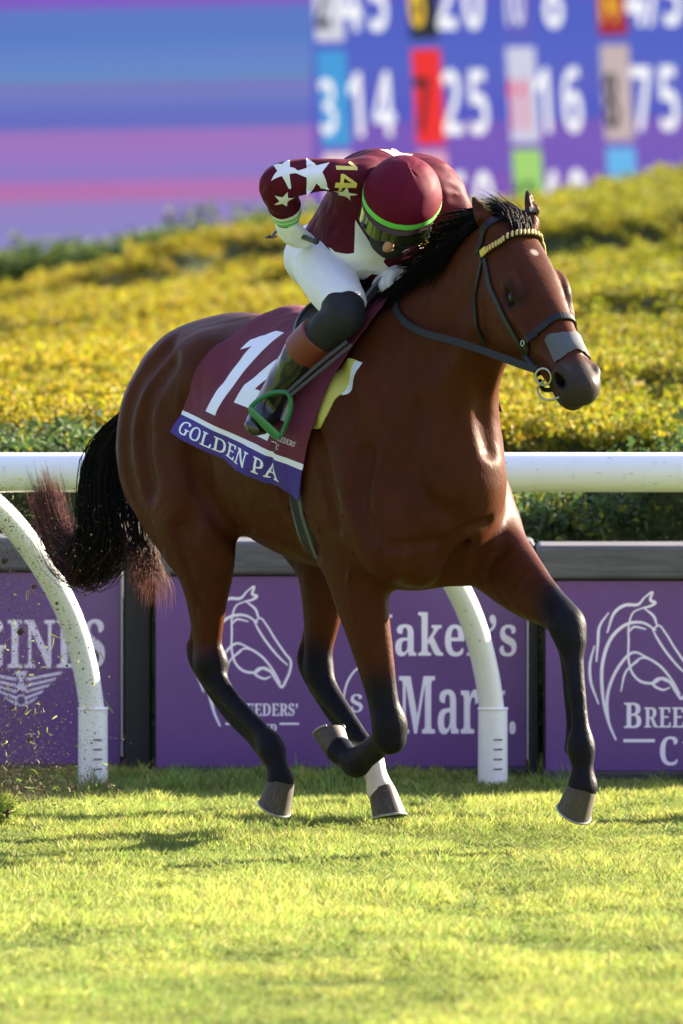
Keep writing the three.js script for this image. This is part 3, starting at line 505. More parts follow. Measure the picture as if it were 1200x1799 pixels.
// head: t runs from the poll to the lips along the face, n out of the face
const POLL = [1.035, 1.905], SQ = Math.SQRT1_2, YAW = 0.14, YC = Math.cos(YAW), YS = Math.sin(YAW), BIG = 1.04;     // the head is turned a little to the right
const yawed = (da, dy, l) => [POLL[0] + da * YC - l * YS, POLL[1] + dy, da * YS + l * YC];
const hd = (t, n, l) => yawed((t + n) * SQ * BIG, (n - t) * SQ * BIG, l * BIG);
const hinv = (x, y, z) => { const px = x - POLL[0], da = px * YC + z * YS, dy = y - POLL[1]; return [(da - dy) * SQ / BIG, (da + dy) * SQ / BIG, (-px * YS + z * YC) / BIG]; };   // back to t, n, l
const HSIDE = [-YS, 0, YC], hb = (t, n, l, rt, rn, rl, k = 0.02, cut = false) => H.ball(hd(t, n, l), [rt * BIG, rn * BIG, rl * BIG], { k, cut, x: [SQ * YC, -SQ, SQ * YS], y: [SQ * YC, SQ, SQ * YS] });
H.tube([[0, 0.18, 0.068], [0.07, 0.23, 0.09], [0.15, 0.26, 0.098], [0.22, 0.265, 0.096], [0.30, 0.245, 0.085], [0.38, 0.20, 0.069], [0.46, 0.162, 0.059], [0.53, 0.145, 0.058], [0.585, 0.13, 0.056]].map(([t, dep, w]) => [...hd(t, -dep / 2 - 0.006, 0), w * BIG, dep / 2 * BIG]), { sub: 8, k: 0.035, side: HSIDE });
H.tube([[0.05, 0.055], [0.16, 0.072], [0.26, 0.06], [0.38, 0.043], [0.5, 0.036]].map(([t, w]) => [...hd(t, -0.018, 0), w * 0.82, 0.022]), { k: 0.025, side: HSIDE });   // flat front of the face
for (const s of [1, -1]) {
  hb(0.222, -0.042, s * 0.080, 0.052, 0.020, 0.018, 0.03);        // brow
  hb(0.285, -0.08, s * 0.085, 0.035, 0.02, 0.014, 0.025);
  hb(0.22, -0.165, s * 0.06, 0.125, 0.105, 0.034, 0.035);           // cheek
  H.tube([[0.27, 0.094], [0.33, 0.084], [0.40, 0.069]].map(([t, l]) => [...hd(t, -0.088, s * l), 0.009, 0.011]), { k: 0.02 });
  hb(0.247, -0.066, s * 0.101, 0.038, 0.020, 0.026, 0.006, true);
  H.tube([[0.208, -0.060, 0.086], [0.232, -0.046, 0.092], [0.262, -0.049, 0.091], [0.290, -0.064, 0.084]].map(([t, n, l]) => [...hd(t, n, s * l), 0.006, 0.006]), { k: 0.012 }); // eye opening
  hb(0.572, -0.05, s * 0.05, 0.038, 0.034, 0.022, 0.018);        // nostril rim
  hb(0.588, -0.056, s * 0.066, 0.029, 0.021, 0.034, 0.006, true);
  H.tube([[0.44, 0.036], [0.5, 0.034], [0.555, 0.03]].map(([t, l]) => [...hd(t, -0.03, s * l), 0.008, 0.008]), { k: 0.02 });
}
hb(0.618, -0.062, 0, 0.04, 0.05, 0.05, 0.025);                // upper lip
H.tube([[0.40, -0.17, 0.028], [0.5, -0.148, 0.027], [0.575, -0.135, 0.03], [0.605, -0.125, 0.026]].map(([t, n, r]) => [...hd(t, n, 0), r * 1.2, r]), { k: 0.018 });
hb(0.61, -0.104, 0, 0.07, 0.0045, 0.07, 0.006, true);            // mouth
// ears
for (const [b0, m0, t0, f] of [[[0.965, 1.855, 0.052], [0.925, 1.91, 0.075], [0.885, 1.970, 0.088], 1], [[0.985, 1.875, -0.052], [0.965, 1.93, -0.07], [0.925, 1.992, -0.072], -1]]) {
  const [b, m, t] = [b0, m0, t0].map((q) => yawed(q[0] - 1.0, q[1] - 1.905, q[2]));
  H.tube([[...b, 0.026, 0.026], [...lp(b, m, 0.6), 0.03, 0.026], [...m, 0.026, 0.022], [...lp(m, t, 0.6), 0.016, 0.014], [...t, 0.004, 0.004]], { k: 0.02 });
  H.tube([[m[0] + 0.006, m[1] - 0.035, m[2] + 0.016 * f, 0.012, 0.010], [m[0] + 0.02, m[1] + 0.005, m[2] + 0.008 * f, 0.017, 0.014], [t[0] + 0.03, t[1] - 0.028, t[2] + 0.004 * f, 0.009, 0.010]], { k: 0.006, cut: true });
}
function lp(a, b, t) { return a.map((v, i) => lerp(v, b[i], t)); }
// shallow grooves between the muscles
const flank = (a, y, s = 1) => { const p = H.hit(V(a, y, s * 0.6), V(0, 0, -s), 0.6); return p ?? V(a, y, s * 0.2); };
const groove = (pts, r, k, s) => { const q = pts.map(([a, y]) => flank(a, y, s)); H.tube(q.map((p) => [p.x, p.y, p.z + s * r * 0.55, r, r]), { k, cut: true, sub: 5 }); };
for (const s of [1, -1]) {
  groove([[-0.50, 1.50], [-0.62, 1.36], [-0.66, 1.18], [-0.60, 1.00], [-0.52, 0.88]], 0.022, 0.05, s);
  groove([[-0.30, 1.30], [-0.27, 1.14], [-0.30, 1.02], [-0.34, 0.94]], 0.026, 0.06, s);
  groove([[0.40, 1.48], [0.52, 1.34], [0.60, 1.20], [0.60, 1.08]], 0.022, 0.045, s);
  groove([[0.24, 1.30], [0.21, 1.12], [0.24, 0.98], [0.30, 0.90]], 0.022, 0.05, s);
  groove([[0.36, 1.28], [0.44, 1.12], [0.48, 0.98]], 0.016, 0.04, s);
}
H.tube([[0.79, 1.16, 0, 0.016, 0.016], [0.768, 1.04, 0, 0.024, 0.024], [0.745, 0.92, 0, 0.022, 0.022], [0.66, 0.79, 0, 0.018, 0.018]], { k: 0.04, cut: true });
const crease = (list, r, k) => { const q = list.map(([px, py]) => spot(H, px, py)).filter(Boolean); if (q.length > 1) H.tube(q.map((p) => { const n = H.grad(p); return [p.x + n.x * r * 0.35, p.y + n.y * r * 0.35, p.z + n.z * r * 0.35, r, r]; }), { k, cut: true, sub: 5 }); };
const vein = (list, r = 0.0048) => { const q = list.map(([px, py]) => spot(H, px, py)).filter(Boolean); if (q.length > 1) H.tube(q.map((p, i) => [p.x, p.y, p.z, r * (1 - 0.12 * i), r * (1 - 0.12 * i)]), { k: 0.008, sub: 4 }); };
crease([[773, 1040], [772, 992], [783, 955], [815, 930], [856, 917]], 0.013, 0.03);
crease([[853, 1008], [862, 980], [885, 968]], 0.010, 0.025);
crease([[690, 960], [728, 955], [768, 950]], 0.010, 0.03);
crease([[640, 800], [632, 870], [650, 940]], 0.016, 0.05);
crease([[735, 720], [725, 800], [745, 870], [790, 905]], 0.016, 0.05);
crease([[300, 640], [262, 700], [252, 780], [262, 860]], 0.016, 0.05);
crease([[335, 800], [352, 860], [392, 925], [418, 945]], 0.018, 0.04);
crease([[310, 930], [330, 1000], [350, 1060]], 0.010, 0.03);
crease([[840, 640], [850, 720], [860, 790]], 0.014, 0.05);
vein([[600, 905], [618, 960], [612, 1020], [622, 1090]]); vein([[560, 930], [540, 900], [500, 890], [450, 900]]); vein([[330, 960], [345, 1010], [352, 1080], [372, 1120]]);
vein([[925, 1010], [905, 1040], [880, 1060]]); vein([[930, 575], [960, 590], [985, 610]], 0.0034); vein([[880, 1000], [850, 1050], [830, 1075]]);
H.post = (d, x, y, z) => d + 0.0035 * noise(x * 6, y * 6, z * 6) + (y > 0.8 ? 0.0012 * noise(x * 22, y * 22, z * 22) : 0.0006 * noise(x * 40, y * 40, z * 40));

const chestnut = spot(H, 948, 1102);
function coat(x, y, z) {
  const n = fbm(x * 5, y * 5, z * 5), f = noise(x * 60, y * 25, z * 60);
  let c = [0.060, 0.0165, 0.0065], k = 1 + 0.14 * n + 0.10 * f; c = c.map((v) => v * k);
  const black = [0.0105 * k, 0.0098 * k, 0.013 * k], mix = (o, t) => { c = c.map((v, i) => lerp(v, o[i], t)); };
  const e = 0.05 * n;
  if (y < 0.9) {
    if (x > 0.85 && z < 0) mix(black, smooth(0.90, 1.03, x + e));
    else if (x > 0.02 && z > 0.02) mix(black, smooth(0.58, 0.47, y + e));
    else if (x < 0.3) mix(black, smooth(0.64, 0.52, y + e));
    if (z < -0.05 && x > 0.02 && x < 0.3 && y < 0.4) { mix([0.62, 0.56, 0.48], smooth(0.305, 0.275, y + 0.3 * e)); if (x < 0.13 && y < 0.2) mix([0.03, 0.025, 0.022], 0.4); }
  }
  if (chestnut && y < 0.9) mix([0.42, 0.38, 0.34], smooth(0.026, 0.016, Math.hypot((x - chestnut.x) * 0.7, (y - chestnut.y) * 1.5, z - chestnut.z)));
  if (x > 0.85 && y > 1.2) {
    const [t, nn, ll] = hinv(x, y, z);
    mix([0.040, 0.030, 0.028], smooth(0.515, 0.585, t + 0.25 * e));
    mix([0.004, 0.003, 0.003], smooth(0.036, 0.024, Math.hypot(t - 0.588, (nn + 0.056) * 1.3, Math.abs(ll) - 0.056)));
    mix([0.012, 0.008, 0.007], smooth(0.05, 0.022, Math.hypot((t - 0.247) * 0.8, nn + 0.062)) * 0.75);
    if (y > 1.86) mix([0.03, 0.016, 0.012], smooth(1.92, 1.97, y) * 0.7);
    mix([0.5, 0.42, 0.36], smooth(0.016, 0.008, Math.hypot(t - 0.135 + 0.01 * n, ll + 0.004)) * 0.55);
  }
  return c;
}
const hairTex = (base, amp, color) => { const t = canvasTex(512, 512, (c, w, h) => { const im = c.createImageData(w, h); for (let y = 0; y < h; y++) for (let x = 0; x < w; x++) { const P = 2 * Math.PI, a = x / w * P, b = y / h * P, n = 0.5 * noise(6 + 5 * Math.cos(a) * 5, 6 + 5 * Math.sin(a) * 5, 3 + 2.4 * Math.cos(b) + 9 * Math.sin(b)) + 0.5 * noise(x / 3, y / 9), m = noise(20 + 3 * Math.cos(a), 3 * Math.sin(a) + 2 * Math.cos(b), 2 * Math.sin(b)), v = clamp(base + amp * (n * 0.7 + m * 0.5), 0, 255), i = (y * w + x) * 4; im.data[i] = im.data[i + 1] = im.data[i + 2] = v; im.data[i + 3] = 255; } c.putImageData(im, 0, 0); }); t.wrapS = t.wrapT = THREE.RepeatWrapping; t.repeat.set(2.2, 2.2); if (!color) t.colorSpace = THREE.NoColorSpace; return t; };
const coatMat = phys(0xffffff, 0.72, { vertexColors: true, specularIntensity: 0.12, roughnessMap: hairTex(165, 55), bumpMap: hairTex(128, 90), bumpScale: 0.0016 });
const horse = onHorse(thing('galloping_horse', 'bay racehorse at full gallop with black legs and tail', 'horse'));
{ const g = H.skin([-1.0, 0.08, -0.36], [1.56, 2.03, 0.36], 0.0064, coat), p = g.attributes.position, uv = []; for (let i = 0; i < p.count; i++) uv.push(p.getX(i) + 0.9 * p.getZ(i), p.getY(i) - 0.25 * p.getX(i)); g.setAttribute('uv', new THREE.Float32BufferAttribute(uv, 2)); mesh('body', g, coatMat, horse); }

const hornMat = (seed) => { const t = canvasTex(256, 128, (c, w, h) => { const r = rng(seed); c.fillStyle = '#3a332b'; c.fillRect(0, 0, w, h); for (let i = 0; i < 500; i++) { const v = 35 + r() * 70; c.fillStyle = `rgba(${v + 12},${v + 4},${v - 8},0.28)`; c.fillRect(r() * w, r() * h, 1 + r() * 2, 10 + r() * 60); } for (let i = 0; i < 60; i++) { c.fillStyle = `rgba(130,110,70,${0.15 + 0.3 * r()})`; c.fillRect(r() * w, r() * h, 3 + r() * 14, 1 + r() * 3); } }); return std(0xffffff, 0.62, { map: t }); };
const shoeMat = std(lin(0.32, 0.32, 0.33), 0.5, { metalness: 0.9 });
function hoof(c, down, toe, scale, seed) {
  const D = V(...down).normalize(), T = V(...toe); T.addScaledVector(D, -T.dot(D)).normalize(); const S = V().crossVectors(T, D);
  const m = new THREE.Matrix4().makeBasis(T, D.clone().negate(), S.clone().negate()).setPosition(V(...c)), h = 0.078 * scale;
  const ring = (u) => (f) => { const cs = Math.cos(f), sn = Math.sin(f), r = lerp(0.0445, 0.0575, Math.pow(u, 0.75)) * scale, heel = cs < -0.5 ? 0.84 : 1; return V(cs * r * heel + 0.022 * u * scale, lerp(0.008 + 0.014 * cs, -h, u), sn * r * 0.94); };
  const wall = sheet(40, 8, (u, v) => ring(v)(u * 6.2832)); wall.applyMatrix4(m);
  const P = []; for (let i = 0; i < 41; i++) P.push(ring(1)(i / 40 * 6.2832));
  const sole = sheet(40, 4, (u, v) => { const p = ring(1)(u * 6.2832); const q = V(0.018 * scale, -h + 0.012 * scale * v, 0); return V(lerp(p.x, q.x, v), lerp(p.y, q.y, v), lerp(p.z, q.z, v)); }); sole.applyMatrix4(m);
  const o = mesh('hoof', mergeGeometries([wall, sole]), hornMat(seed), horse);
  const cv = []; for (let i = -16; i <= 16; i++) { const p = ring(1)(i / 16 * 2.45); cv.push(V(p.x * 0.97, p.y - 0.003, p.z * 0.95)); }
  const sg = strapGeo(cv, cv.map(() => V(0, -1, 0)), 0.014 * scale, 0.006); sg.applyMatrix4(m); mesh('horseshoe', sg, shoeMat, o);
}
hoof([-0.03, 0.172, 0.12], [-0.55, -1, 0.1], [0.9, -0.5, 0.25], 0.93, 1);
hoof([0.168, 0.142, -0.12], [0.25, -1, 0], [1, -0.05, 0], 0.93, 2);
hoof([1.187, 0.21, -0.13], [-0.7, -1, 0.05], [0.8, -0.6, 0.3], 0.96, 3);
hoof([0.153, 0.284, 0.035], [-0.5, 0.9, -0.05], [-0.95, -0.3, 0], 0.88, 4);
// eyes
for (const s of [1, -1]) { const g = new THREE.SphereGeometry(0.024, 28, 20); g.translate(...hd(0.248, -0.066, s * 0.071)); mesh('eye', g, phys(lin(0.006, 0.004, 0.003), 0.22, { specularIntensity: 0.6 }), horse); }

// hair
const hairMat = phys(0xffffff, 0.55, { vertexColors: true, specularIntensity: 0.08 });
const jet = () => [0.007, 0.0065, 0.007];
{
  const r = rng(77), L = [], g = () => (r() + r() + r() - 1.5) / 1.5;
  const main = [[-0.80, 1.34, 0], [-1.00, 1.27, 0.0], [-1.15, 1.12, 0.01], [-1.165, 0.97, 0.0], [-1.18, 0.86, 0], [-1.30, 0.80, -0.01], [-1.45, 0.85, -0.02], [-1.54, 1.0, -0.02]];
  const thick = [0.015, 0.05, 0.09, 0.115, 0.115, 0.085, 0.075, 0.095];
  for (let i = 0; i < 2600; i++) {
    const o = [g(), g(), g()], n = i % 5 === 0 ? 5 : 6 + (r() < 0.6 ? 1 : 0), pts = [];
    for (let k = 0; k <= n && k < main.length; k++) pts.push(V(main[k][0] + o[0] * thick[k] + 0.02 * g() * (k > 1) * (i % 9 ? 1 : 2.4), main[k][1] + o[1] * thick[k] * (k > 4 ? 1.3 : 0.8) + 0.015 * g() * (k > 1), main[k][2] + o[2] * thick[k] * 0.75));
    const red = r() < 0.55 ? 1 : 0;
    L.push({ pts, r: 0.0015 + 0.0012 * r(), c: (t) => { const q = red * smooth(0.76, 0.95, t); return [lerp(0.011, 0.20, q), lerp(0.010, 0.075, q), lerp(0.011, 0.06, q)]; } });
  }
  for (let i = 0; i < 260; i++) {   // loose locks hanging under the quarters
    const x = -1.06 + 0.16 * r(), a = g(), b = g();
    L.push({ pts: [V(-1.0 + 0.05 * g(), 1.2, 0.04 * g()), V(x - 0.02, 1.02, 0.05 * a), V(x + 0.03, 0.86 + 0.05 * b, 0.06 * a), V(x + 0.05 + 0.05 * a, 0.79 + 0.07 * b, 0.05 * b), V(x + 0.05 + 0.08 * a, 0.72 + 0.10 * b, 0.05 * b)], r: 0.0010 + 0.0008 * r(), c: (t) => { const q = smooth(0.3, 0.8, t); return [lerp(0.011, 0.075, q), lerp(0.010, 0.026, q), lerp(0.011, 0.02, q)]; } });
  }
  mesh('tail', strands(L, 14), hairMat, horse);
  const M = [];                    // mane
  const crest = new THREE.CatmullRomCurve3([V(0.36, 1.63, 0), V(0.47, 1.66, 0), V(0.57, 1.735, 0), V(0.68, 1.815, 0), V(0.78, 1.885, 0), V(0.87, 1.925, 0), V(0.94, 1.93, 0)]);
  const lay = (p, out) => { for (let k = 0; k < 6; k++) { const e = H.d(p.x, p.y, p.z) - out; if (Math.abs(e) < 0.002 || (e > 0.02 && k === 0)) break; p.addScaledVector(H.grad(p), -Math.min(e, 0.03)); } return p; };
  for (let i = 0; i < 1500; i++) {
    const u = r(), p = crest.getPoint(u), fly = i % 4 === 0, len = (0.10 + 0.10 * r()) * (fly ? 1.2 : 1.1), sd = 0.02 + 0.10 * r();
    p.z += 0.02 * g(); p.y -= 0.02; lay(p, -0.006);
    const up = fly ? 0.35 + 0.6 * r() : -0.15 + 0.2 * g(), q = [];
    for (const t of [0, 0.33, 0.66, 1]) { const v = V(p.x - len * t * 0.95 + 0.02 * g() * t, p.y + 0.012 + len * t * (up - 0.40 * t) - len * t * 0.45, p.z + sd * t * (fly ? 0.5 : 1.2) + 0.02 * g() * t); q.push(t ? (fly ? v : lay(v, 0.006 + 0.016 * r())) : p); }
    M.push({ pts: q, r: 0.0019 + 0.0013 * r(), c: jet });
  }
  mesh('mane', strands(M, 6), hairMat, horse);
  const F = [];                    // forelock between the ears, blown back
  for (let i = 0; i < 420; i++) { const z = 0.045 * g(), b = hd(0.0 + 0.06 * r(), -0.004, z), l = 0.05 + 0.11 * r(), k = g(), w = 0.5 * g(); F.push({ pts: [V(...b), V(b[0] - 0.012, b[1] + 0.028 + 0.01 * k, z * 1.1), V(b[0] - 0.04 - l * 0.4, b[1] + 0.045 + 0.03 * k, z + 0.03 * w), V(b[0] - 0.05 - l, b[1] + 0.05 + 0.06 * k, z + 0.09 * w)], r: 0.0010 + 0.0008 * r(), c: i % 3 ? jet : () => [0.05, 0.04, 0.038] }); }
  mesh('forelock', strands(F, 6), hairMat, horse);
}

/* ---------- tack ---------- */
const leather = phys(lin(0.006, 0.006, 0.007), 0.45, { specularIntensity: 0.6 }), steel = std(lin(0.42, 0.42, 0.41), 0.34, { metalness: 1 });
const away = (p, off) => { const n = H.grad(p); return [p.clone().addScaledVector(n, off), n]; };
/* strap that lies on the horse through places of the photograph; mirrored for the far side */
function lie(list, off, n = 8) {
  const P = [], N = [];
  for (let i = 0; i < list.length - 1; i++) for (let k = 0; k < n + (i === list.length - 2); k++) { const t = k / n, p = spot(H, lerp(list[i][0], list[i + 1][0], t), lerp(list[i][1], list[i + 1][1], t)); if (p) { const [q, m] = away(p, off); P.push(q); N.push(m); } }
  const sm = P.map((p, i) => i && i < P.length - 1 ? p.clone().multiplyScalar(2).add(P[i - 1]).add(P[i + 1]).multiplyScalar(0.25) : p);
  return [sm, N];
}
const mirrorHead = (p) => { const [t, n, l] = hinv(p.x, p.y, p.z); return V(...hd(t, n, -l)); };
const flipP = (L) => L.map(mirrorHead), flipN = (P, N) => N.map((n, i) => mirrorHead(P[i].clone().add(n)).sub(mirrorHead(P[i])).normalize());
/* a ring round the head at t, from angle a0 to a1 about the face's middle */
function headRing(t, a0, a1, off, n = 40, slope = 0) {
  const P = [], N = [], c0 = hd(t, -0.1, 0);
  for (let i = 0; i <= n; i++) { const f = lerp(a0, a1, i / n), tt = t + slope * (1 - Math.cos(f)), c = V(...hd(tt, -0.1, 0)), d = V(...hd(tt, -0.1 + Math.cos(f), Math.sin(f))).sub(c).normalize(), p = H.hit(c.clone().addScaledVector(d, 0.4), d.clone().negate(), 0.5); if (p) { const [q, m] = away(p, off); P.push(q); N.push(m); } }
  return [P, N];
}
const bridle = onHorse(thing('bridle', 'black leather bridle with yellow and black braided browband on the horse head', 'bridle'));
{
  const [bp, bn] = headRing(0.066, -1.62, 1.62, 0.007, 60, -0.012);
  mesh('browband', strapGeo(bp, bn, 0.020, 0.009), leather, bridle);
  const yellow = std(lin(0.62, 0.44, 0.05), 0.6), bits = [];
  const bc = new THREE.CatmullRomCurve3(bp), nc = new THREE.CatmullRomCurve3(bn);
  for (let i = 2; i < 30; i++) {          // braid
    const q = i / 31, c = bc.getPoint(q), n = nc.getPoint(q).normalize(), t = bc.getTangent(q), s = V().crossVectors(t, n).normalize(), g = new RoundedBoxGeometry(0.0075, 0.019, 0.009, 1, 0.003);
    const x = t.clone().addScaledVector(s, 0.35).normalize(), y = V().crossVectors(n, x); g.applyMatrix4(new THREE.Matrix4().makeBasis(x, y, n).setPosition(c.addScaledVector(n, 0.0055))); bits.push(g);
  }
  mesh('braid', mergeGeometries(bits), std(lin(0.55, 0.40, 0.12), 0.65), bridle.children[0]);
  for (const e of [[2, 7], [bp.length - 8, bp.length - 3]]) { const q = bp.slice(e[0], e[1]).map((p, i) => p.clone().addScaledVector(bn[e[0] + i], 0.009)); mesh('browband_end', strapGeo(q, bn.slice(e[0], e[1]), 0.024, 0.006), yellow, bridle); }
  const [np, nn] = headRing(0.395, -Math.PI, Math.PI, 0.005, 70, 0.0);
  mesh('noseband', strapGeo(np, nn, 0.026, 0.007), leather, bridle);
  const [cp, cn] = lie([[852, 452], [862, 505], [885, 553], [910, 598], [928, 628]], 0.005);
  const [tp, tn] = lie([[848, 458], [836, 520], [838, 570], [852, 606]], 0.005);
  const [hp, hn] = headRing(-0.03, -1.7, 1.7, 0.006, 40, 0.05);
  mesh('headpiece', strapGeo(hp, hn, 0.022, 0.006), leather, bridle);
  mesh('cheekpiece', strapGeo(cp, cn, 0.017, 0.006), leather, bridle); mesh('cheekpiece', strapGeo(flipP(cp), flipN(cp, cn), 0.017, 0.006), leather, bridle);
  mesh('throatlatch', strapGeo(tp, tn, 0.013, 0.005), leather, bridle); mesh('throatlatch', strapGeo(flipP(tp), flipN(tp, tn), 0.013, 0.005), leather, bridle);
  let mirrorless;
  for (const s of [1, -1]) {
    const M = (p) => s > 0 ? p : mirrorHead(p);
    const c = M(side(955, 662, 0.118)), ring = new THREE.TorusGeometry(0.025, 0.0036, 10, 36); ring.rotateY(0.5 * s); ring.rotateX(0.2); ring.translate(c.x, c.y, c.z); const bit = mesh('bit_ring', ring, steel, bridle);
    const lower = new THREE.TubeGeometry(new THREE.CatmullRomCurve3([side(956, 668, 0.12), side(944, 684, 0.12), side(950, 698, 0.115), side(968, 703, 0.105), side(986, 696, 0.085)].map(M)), 20, 0.0035, 8); mesh('bit_shank', lower, steel, bit);
    const keeper = tubeGeo([side(925, 628, 0.115), side(938, 645, 0.119), side(946, 658, 0.118)].map(M), 0.009, 10); mesh('bit_keeper', keeper, leather, bridle);
    const chin = tubeGeo([side(948, 668, 0.115), side(955, 684, 0.095), side(975, 684, 0.065)].map(M), 0.007, 14); mesh('chin_strap', chin, leather, bridle);
    const rp = [side(944, 650, 0.124), side(912, 639, 0.13), side(865, 622, 0.135), side(800, 600, 0.145), side(745, 585, 0.15), side(712, 567, 0.14), side(696, 543, 0.115), side(699, 518, 0.085), side(722, 497, 0.055), side(748, 486, 0.03)].map(M);
    if (s < 0) for (let i = 2; i < rp.length; i++) rp[i] = V(mirrorless[i].x, mirrorless[i].y, -mirrorless[i].z); else mirrorless = rp.slice();
    const cv = new THREE.CatmullRomCurve3(rp), P = cv.getPoints(60), N = P.map((p, i) => V(0.15, 0.25, s).normalize());
    mesh('rein', strapGeo(P, N, 0.024, 0.008), std(lin(0.007, 0.008, 0.010), 0.75), bridle);
    const buckle = new THREE.TorusGeometry(0.008, 0.002, 6, 16); const b = M(side(918, 603, 0.125)); buckle.translate(b.x, b.y, b.z); mesh('buckle', buckle, steel, bridle);
  }
}
// nasal strip
{
  const strip = sheet(30, 12, (u, v) => { const f = lerp(-0.85, 0.8, u), edge = (0.012 * Math.sin(u * 9) + 0.008 * noise(u * 14, v * 3)) * (v - 0.5) - 0.012 * Math.cos(u * 3.14 - 1.57) * (v - 0.5), t = lerp(0.442, 0.525, v) + edge + 0.012 * (Math.cos(f) - 0.8), c = V(...hd(t, -0.1, 0)), d = V(...hd(t, -0.1 + Math.cos(f), Math.sin(f))).sub(c).normalize(), p = H.hit(c.clone().addScaledVector(d, 0.3), d.clone().negate(), 0.4); return away(p, 0.003)[0]; }, 0.002);
  const m = onHorse(mesh('nasal_strip', strip, std(lin(0.085, 0.09, 0.10), 0.9))); m.userData = { label: 'grey adhesive strip across the nose of the horse', category: 'nasal strip' };
}

/* number cloth, pads and saddle are laid round the barrel: v = 0 on the spine, 1 at the lower right edge */
function wrap(a, deg, off) { const f = deg * Math.PI / 180, d = V(0, Math.cos(f), Math.sin(f)), p = H.hit(V(a, 1.22, 0).addScaledVector(d, 0.75), d.clone().negate(), 0.8); return p.addScaledVector(V(0, Math.cos(f), Math.sin(f)), off); }
const rear = (v) => lerp(-0.12, -0.385, Math.max(0, v)), fore = (v) => lerp(0.545, 0.305, Math.max(0, v)), reach = (u) => lerp(86, 121, u);
const cloth = (u, v, off) => wrap(lerp(rear(v), fore(v), u), v * reach(u), off);
{
  const tex = canvasTex(1024, 1640, (c) => {
    const r = rng(9); c.fillStyle = '#5e1630'; c.fillRect(0, 0, 1024, 1640);
    for (let i = 0; i < 5000; i++) { c.fillStyle = `rgba(${r() < 0.5 ? 20 : 140},10,40,0.05)`; c.fillRect(r() * 1024, r() * 1640, 2 + r() * 8, 1 + r() * 3); }
    const y0 = 615, Y = (v) => y0 + v * 1024;
    c.fillStyle = '#3b2580'; c.fillRect(0, Y(0.865), 1024, 150); c.fillStyle = '#e4e4ee'; c.fillRect(0, Y(0.838), 1024, 29);
    c.fillStyle = '#e6e8f2';
    const big = (t, x, w, yb, h) => { c.save(); c.font = 'bold 700px sans-serif'; const mw = c.measureText(t).width; c.translate(x, yb); c.scale(w / mw, h / 510); c.fillText(t, 0, 0); c.restore(); };
    // the figures 1 and 4
    c.beginPath(); c.moveTo(150, Y(0.33)); c.lineTo(240, Y(0.24)); c.lineTo(310, Y(0.24)); c.lineTo(310, Y(0.785)); c.lineTo(205, Y(0.785)); c.lineTo(205, Y(0.36)); c.lineTo(150, Y(0.40)); c.fill();
    c.beginPath(); c.moveTo(600, Y(0.24)); c.lineTo(735, Y(0.24)); c.lineTo(735, Y(0.58)); c.lineTo(800, Y(0.58)); c.lineTo(800, Y(0.68)); c.lineTo(735, Y(0.68)); c.lineTo(735, Y(0.80)); c.lineTo(622, Y(0.80)); c.lineTo(622, Y(0.68)); c.lineTo(395, Y(0.68)); c.lineTo(395, Y(0.575)); c.closePath();
    c.moveTo(625, Y(0.38)); c.lineTo(500, Y(0.58)); c.lineTo(625, Y(0.58)); c.closePath(); c.fill('evenodd');
    c.save(); c.font = '112px serif'; c.translate(48, Y(0.972)); c.scale(1.26, 1); c.fillText('GOLDEN PA', 0, 0); c.lineWidth = 2.2; c.strokeStyle = '#e6e8f2'; c.strokeText('GOLDEN PA', 0, 0); c.restore();
    c.font = '34px serif'; c.fillText('BREEDERS\u2019', 770, Y(0.775)); c.fillText('C', 822, Y(0.815)); c.fillRect(770, Y(0.79), 46, 4);
  });
  const off = (u, v) => 0.021 + 0.008 * Math.sin(u * 11 + v * 6 + 1.5 * noise(u * 3, v * 3)) * Math.max(0, v) + 0.008 * fbm(u * 5, v * 4) + 0.006 * Math.abs(noise(u * 9 - v * 5, v * 3 + u * 2)) + 0.030 * smooth(0.3, 0, u) * smooth(0.35, 0, Math.abs(v)) - 0.008 * Math.exp(-(((u - 0.78 - 0.05 * (v - 0.9)) / 0.018) ** 2)) * smooth(0.4, 0.8, v) + 0.014 * smooth(0.8, 1, v) * (0.5 + 0.5 * Math.sin(u * 7));
  const NU = 72, NV = 110, W1 = NU + 1, ang = [], ax = []; let rho = [];
  for (let j = 0; j <= NV; j++) for (let i = 0; i <= NU; i++) { const u = i / NU, v = lerp(-0.6, 1, j / NV), p = cloth(u, v, 0); rho.push(Math.hypot(p.y - 1.22, p.z)); ang.push(v * reach(u) * Math.PI / 180); ax.push(p.x); }
  const body = rho.slice();
  for (let pass = 0; pass < 500; pass++) { const nx = rho.slice(); for (let j = 0; j <= NV; j++) for (let i = 0; i <= NU; i++) { const q = j * W1 + i, m = (rho[Math.max(0, j - 1) * W1 + i] + rho[Math.min(NV, j + 1) * W1 + i] + rho[j * W1 + Math.max(0, i - 1)] + rho[j * W1 + Math.min(NU, i + 1)]) / 4; nx[q] = Math.max(body[q], m - 0.00004); } rho = nx; }     // a stretched cloth spans the hollows
  const g = sheet(NU, NV, (u, w) => { const v = lerp(-0.6, 1, w), q = Math.round(w * NV) * W1 + Math.round(u * NU), r = rho[q] + off(u, v) - 0.004; return V(ax[q], 1.22 + Math.cos(ang[q]) * r, Math.sin(ang[q]) * r); }, 0.003);
  const m = onHorse(mesh('number_cloth', g, std(0xffffff, 0.8, { map: tex }))); m.userData = { label: 'maroon saddle cloth with big white 14 and purple name band', category: 'saddle cloth' };
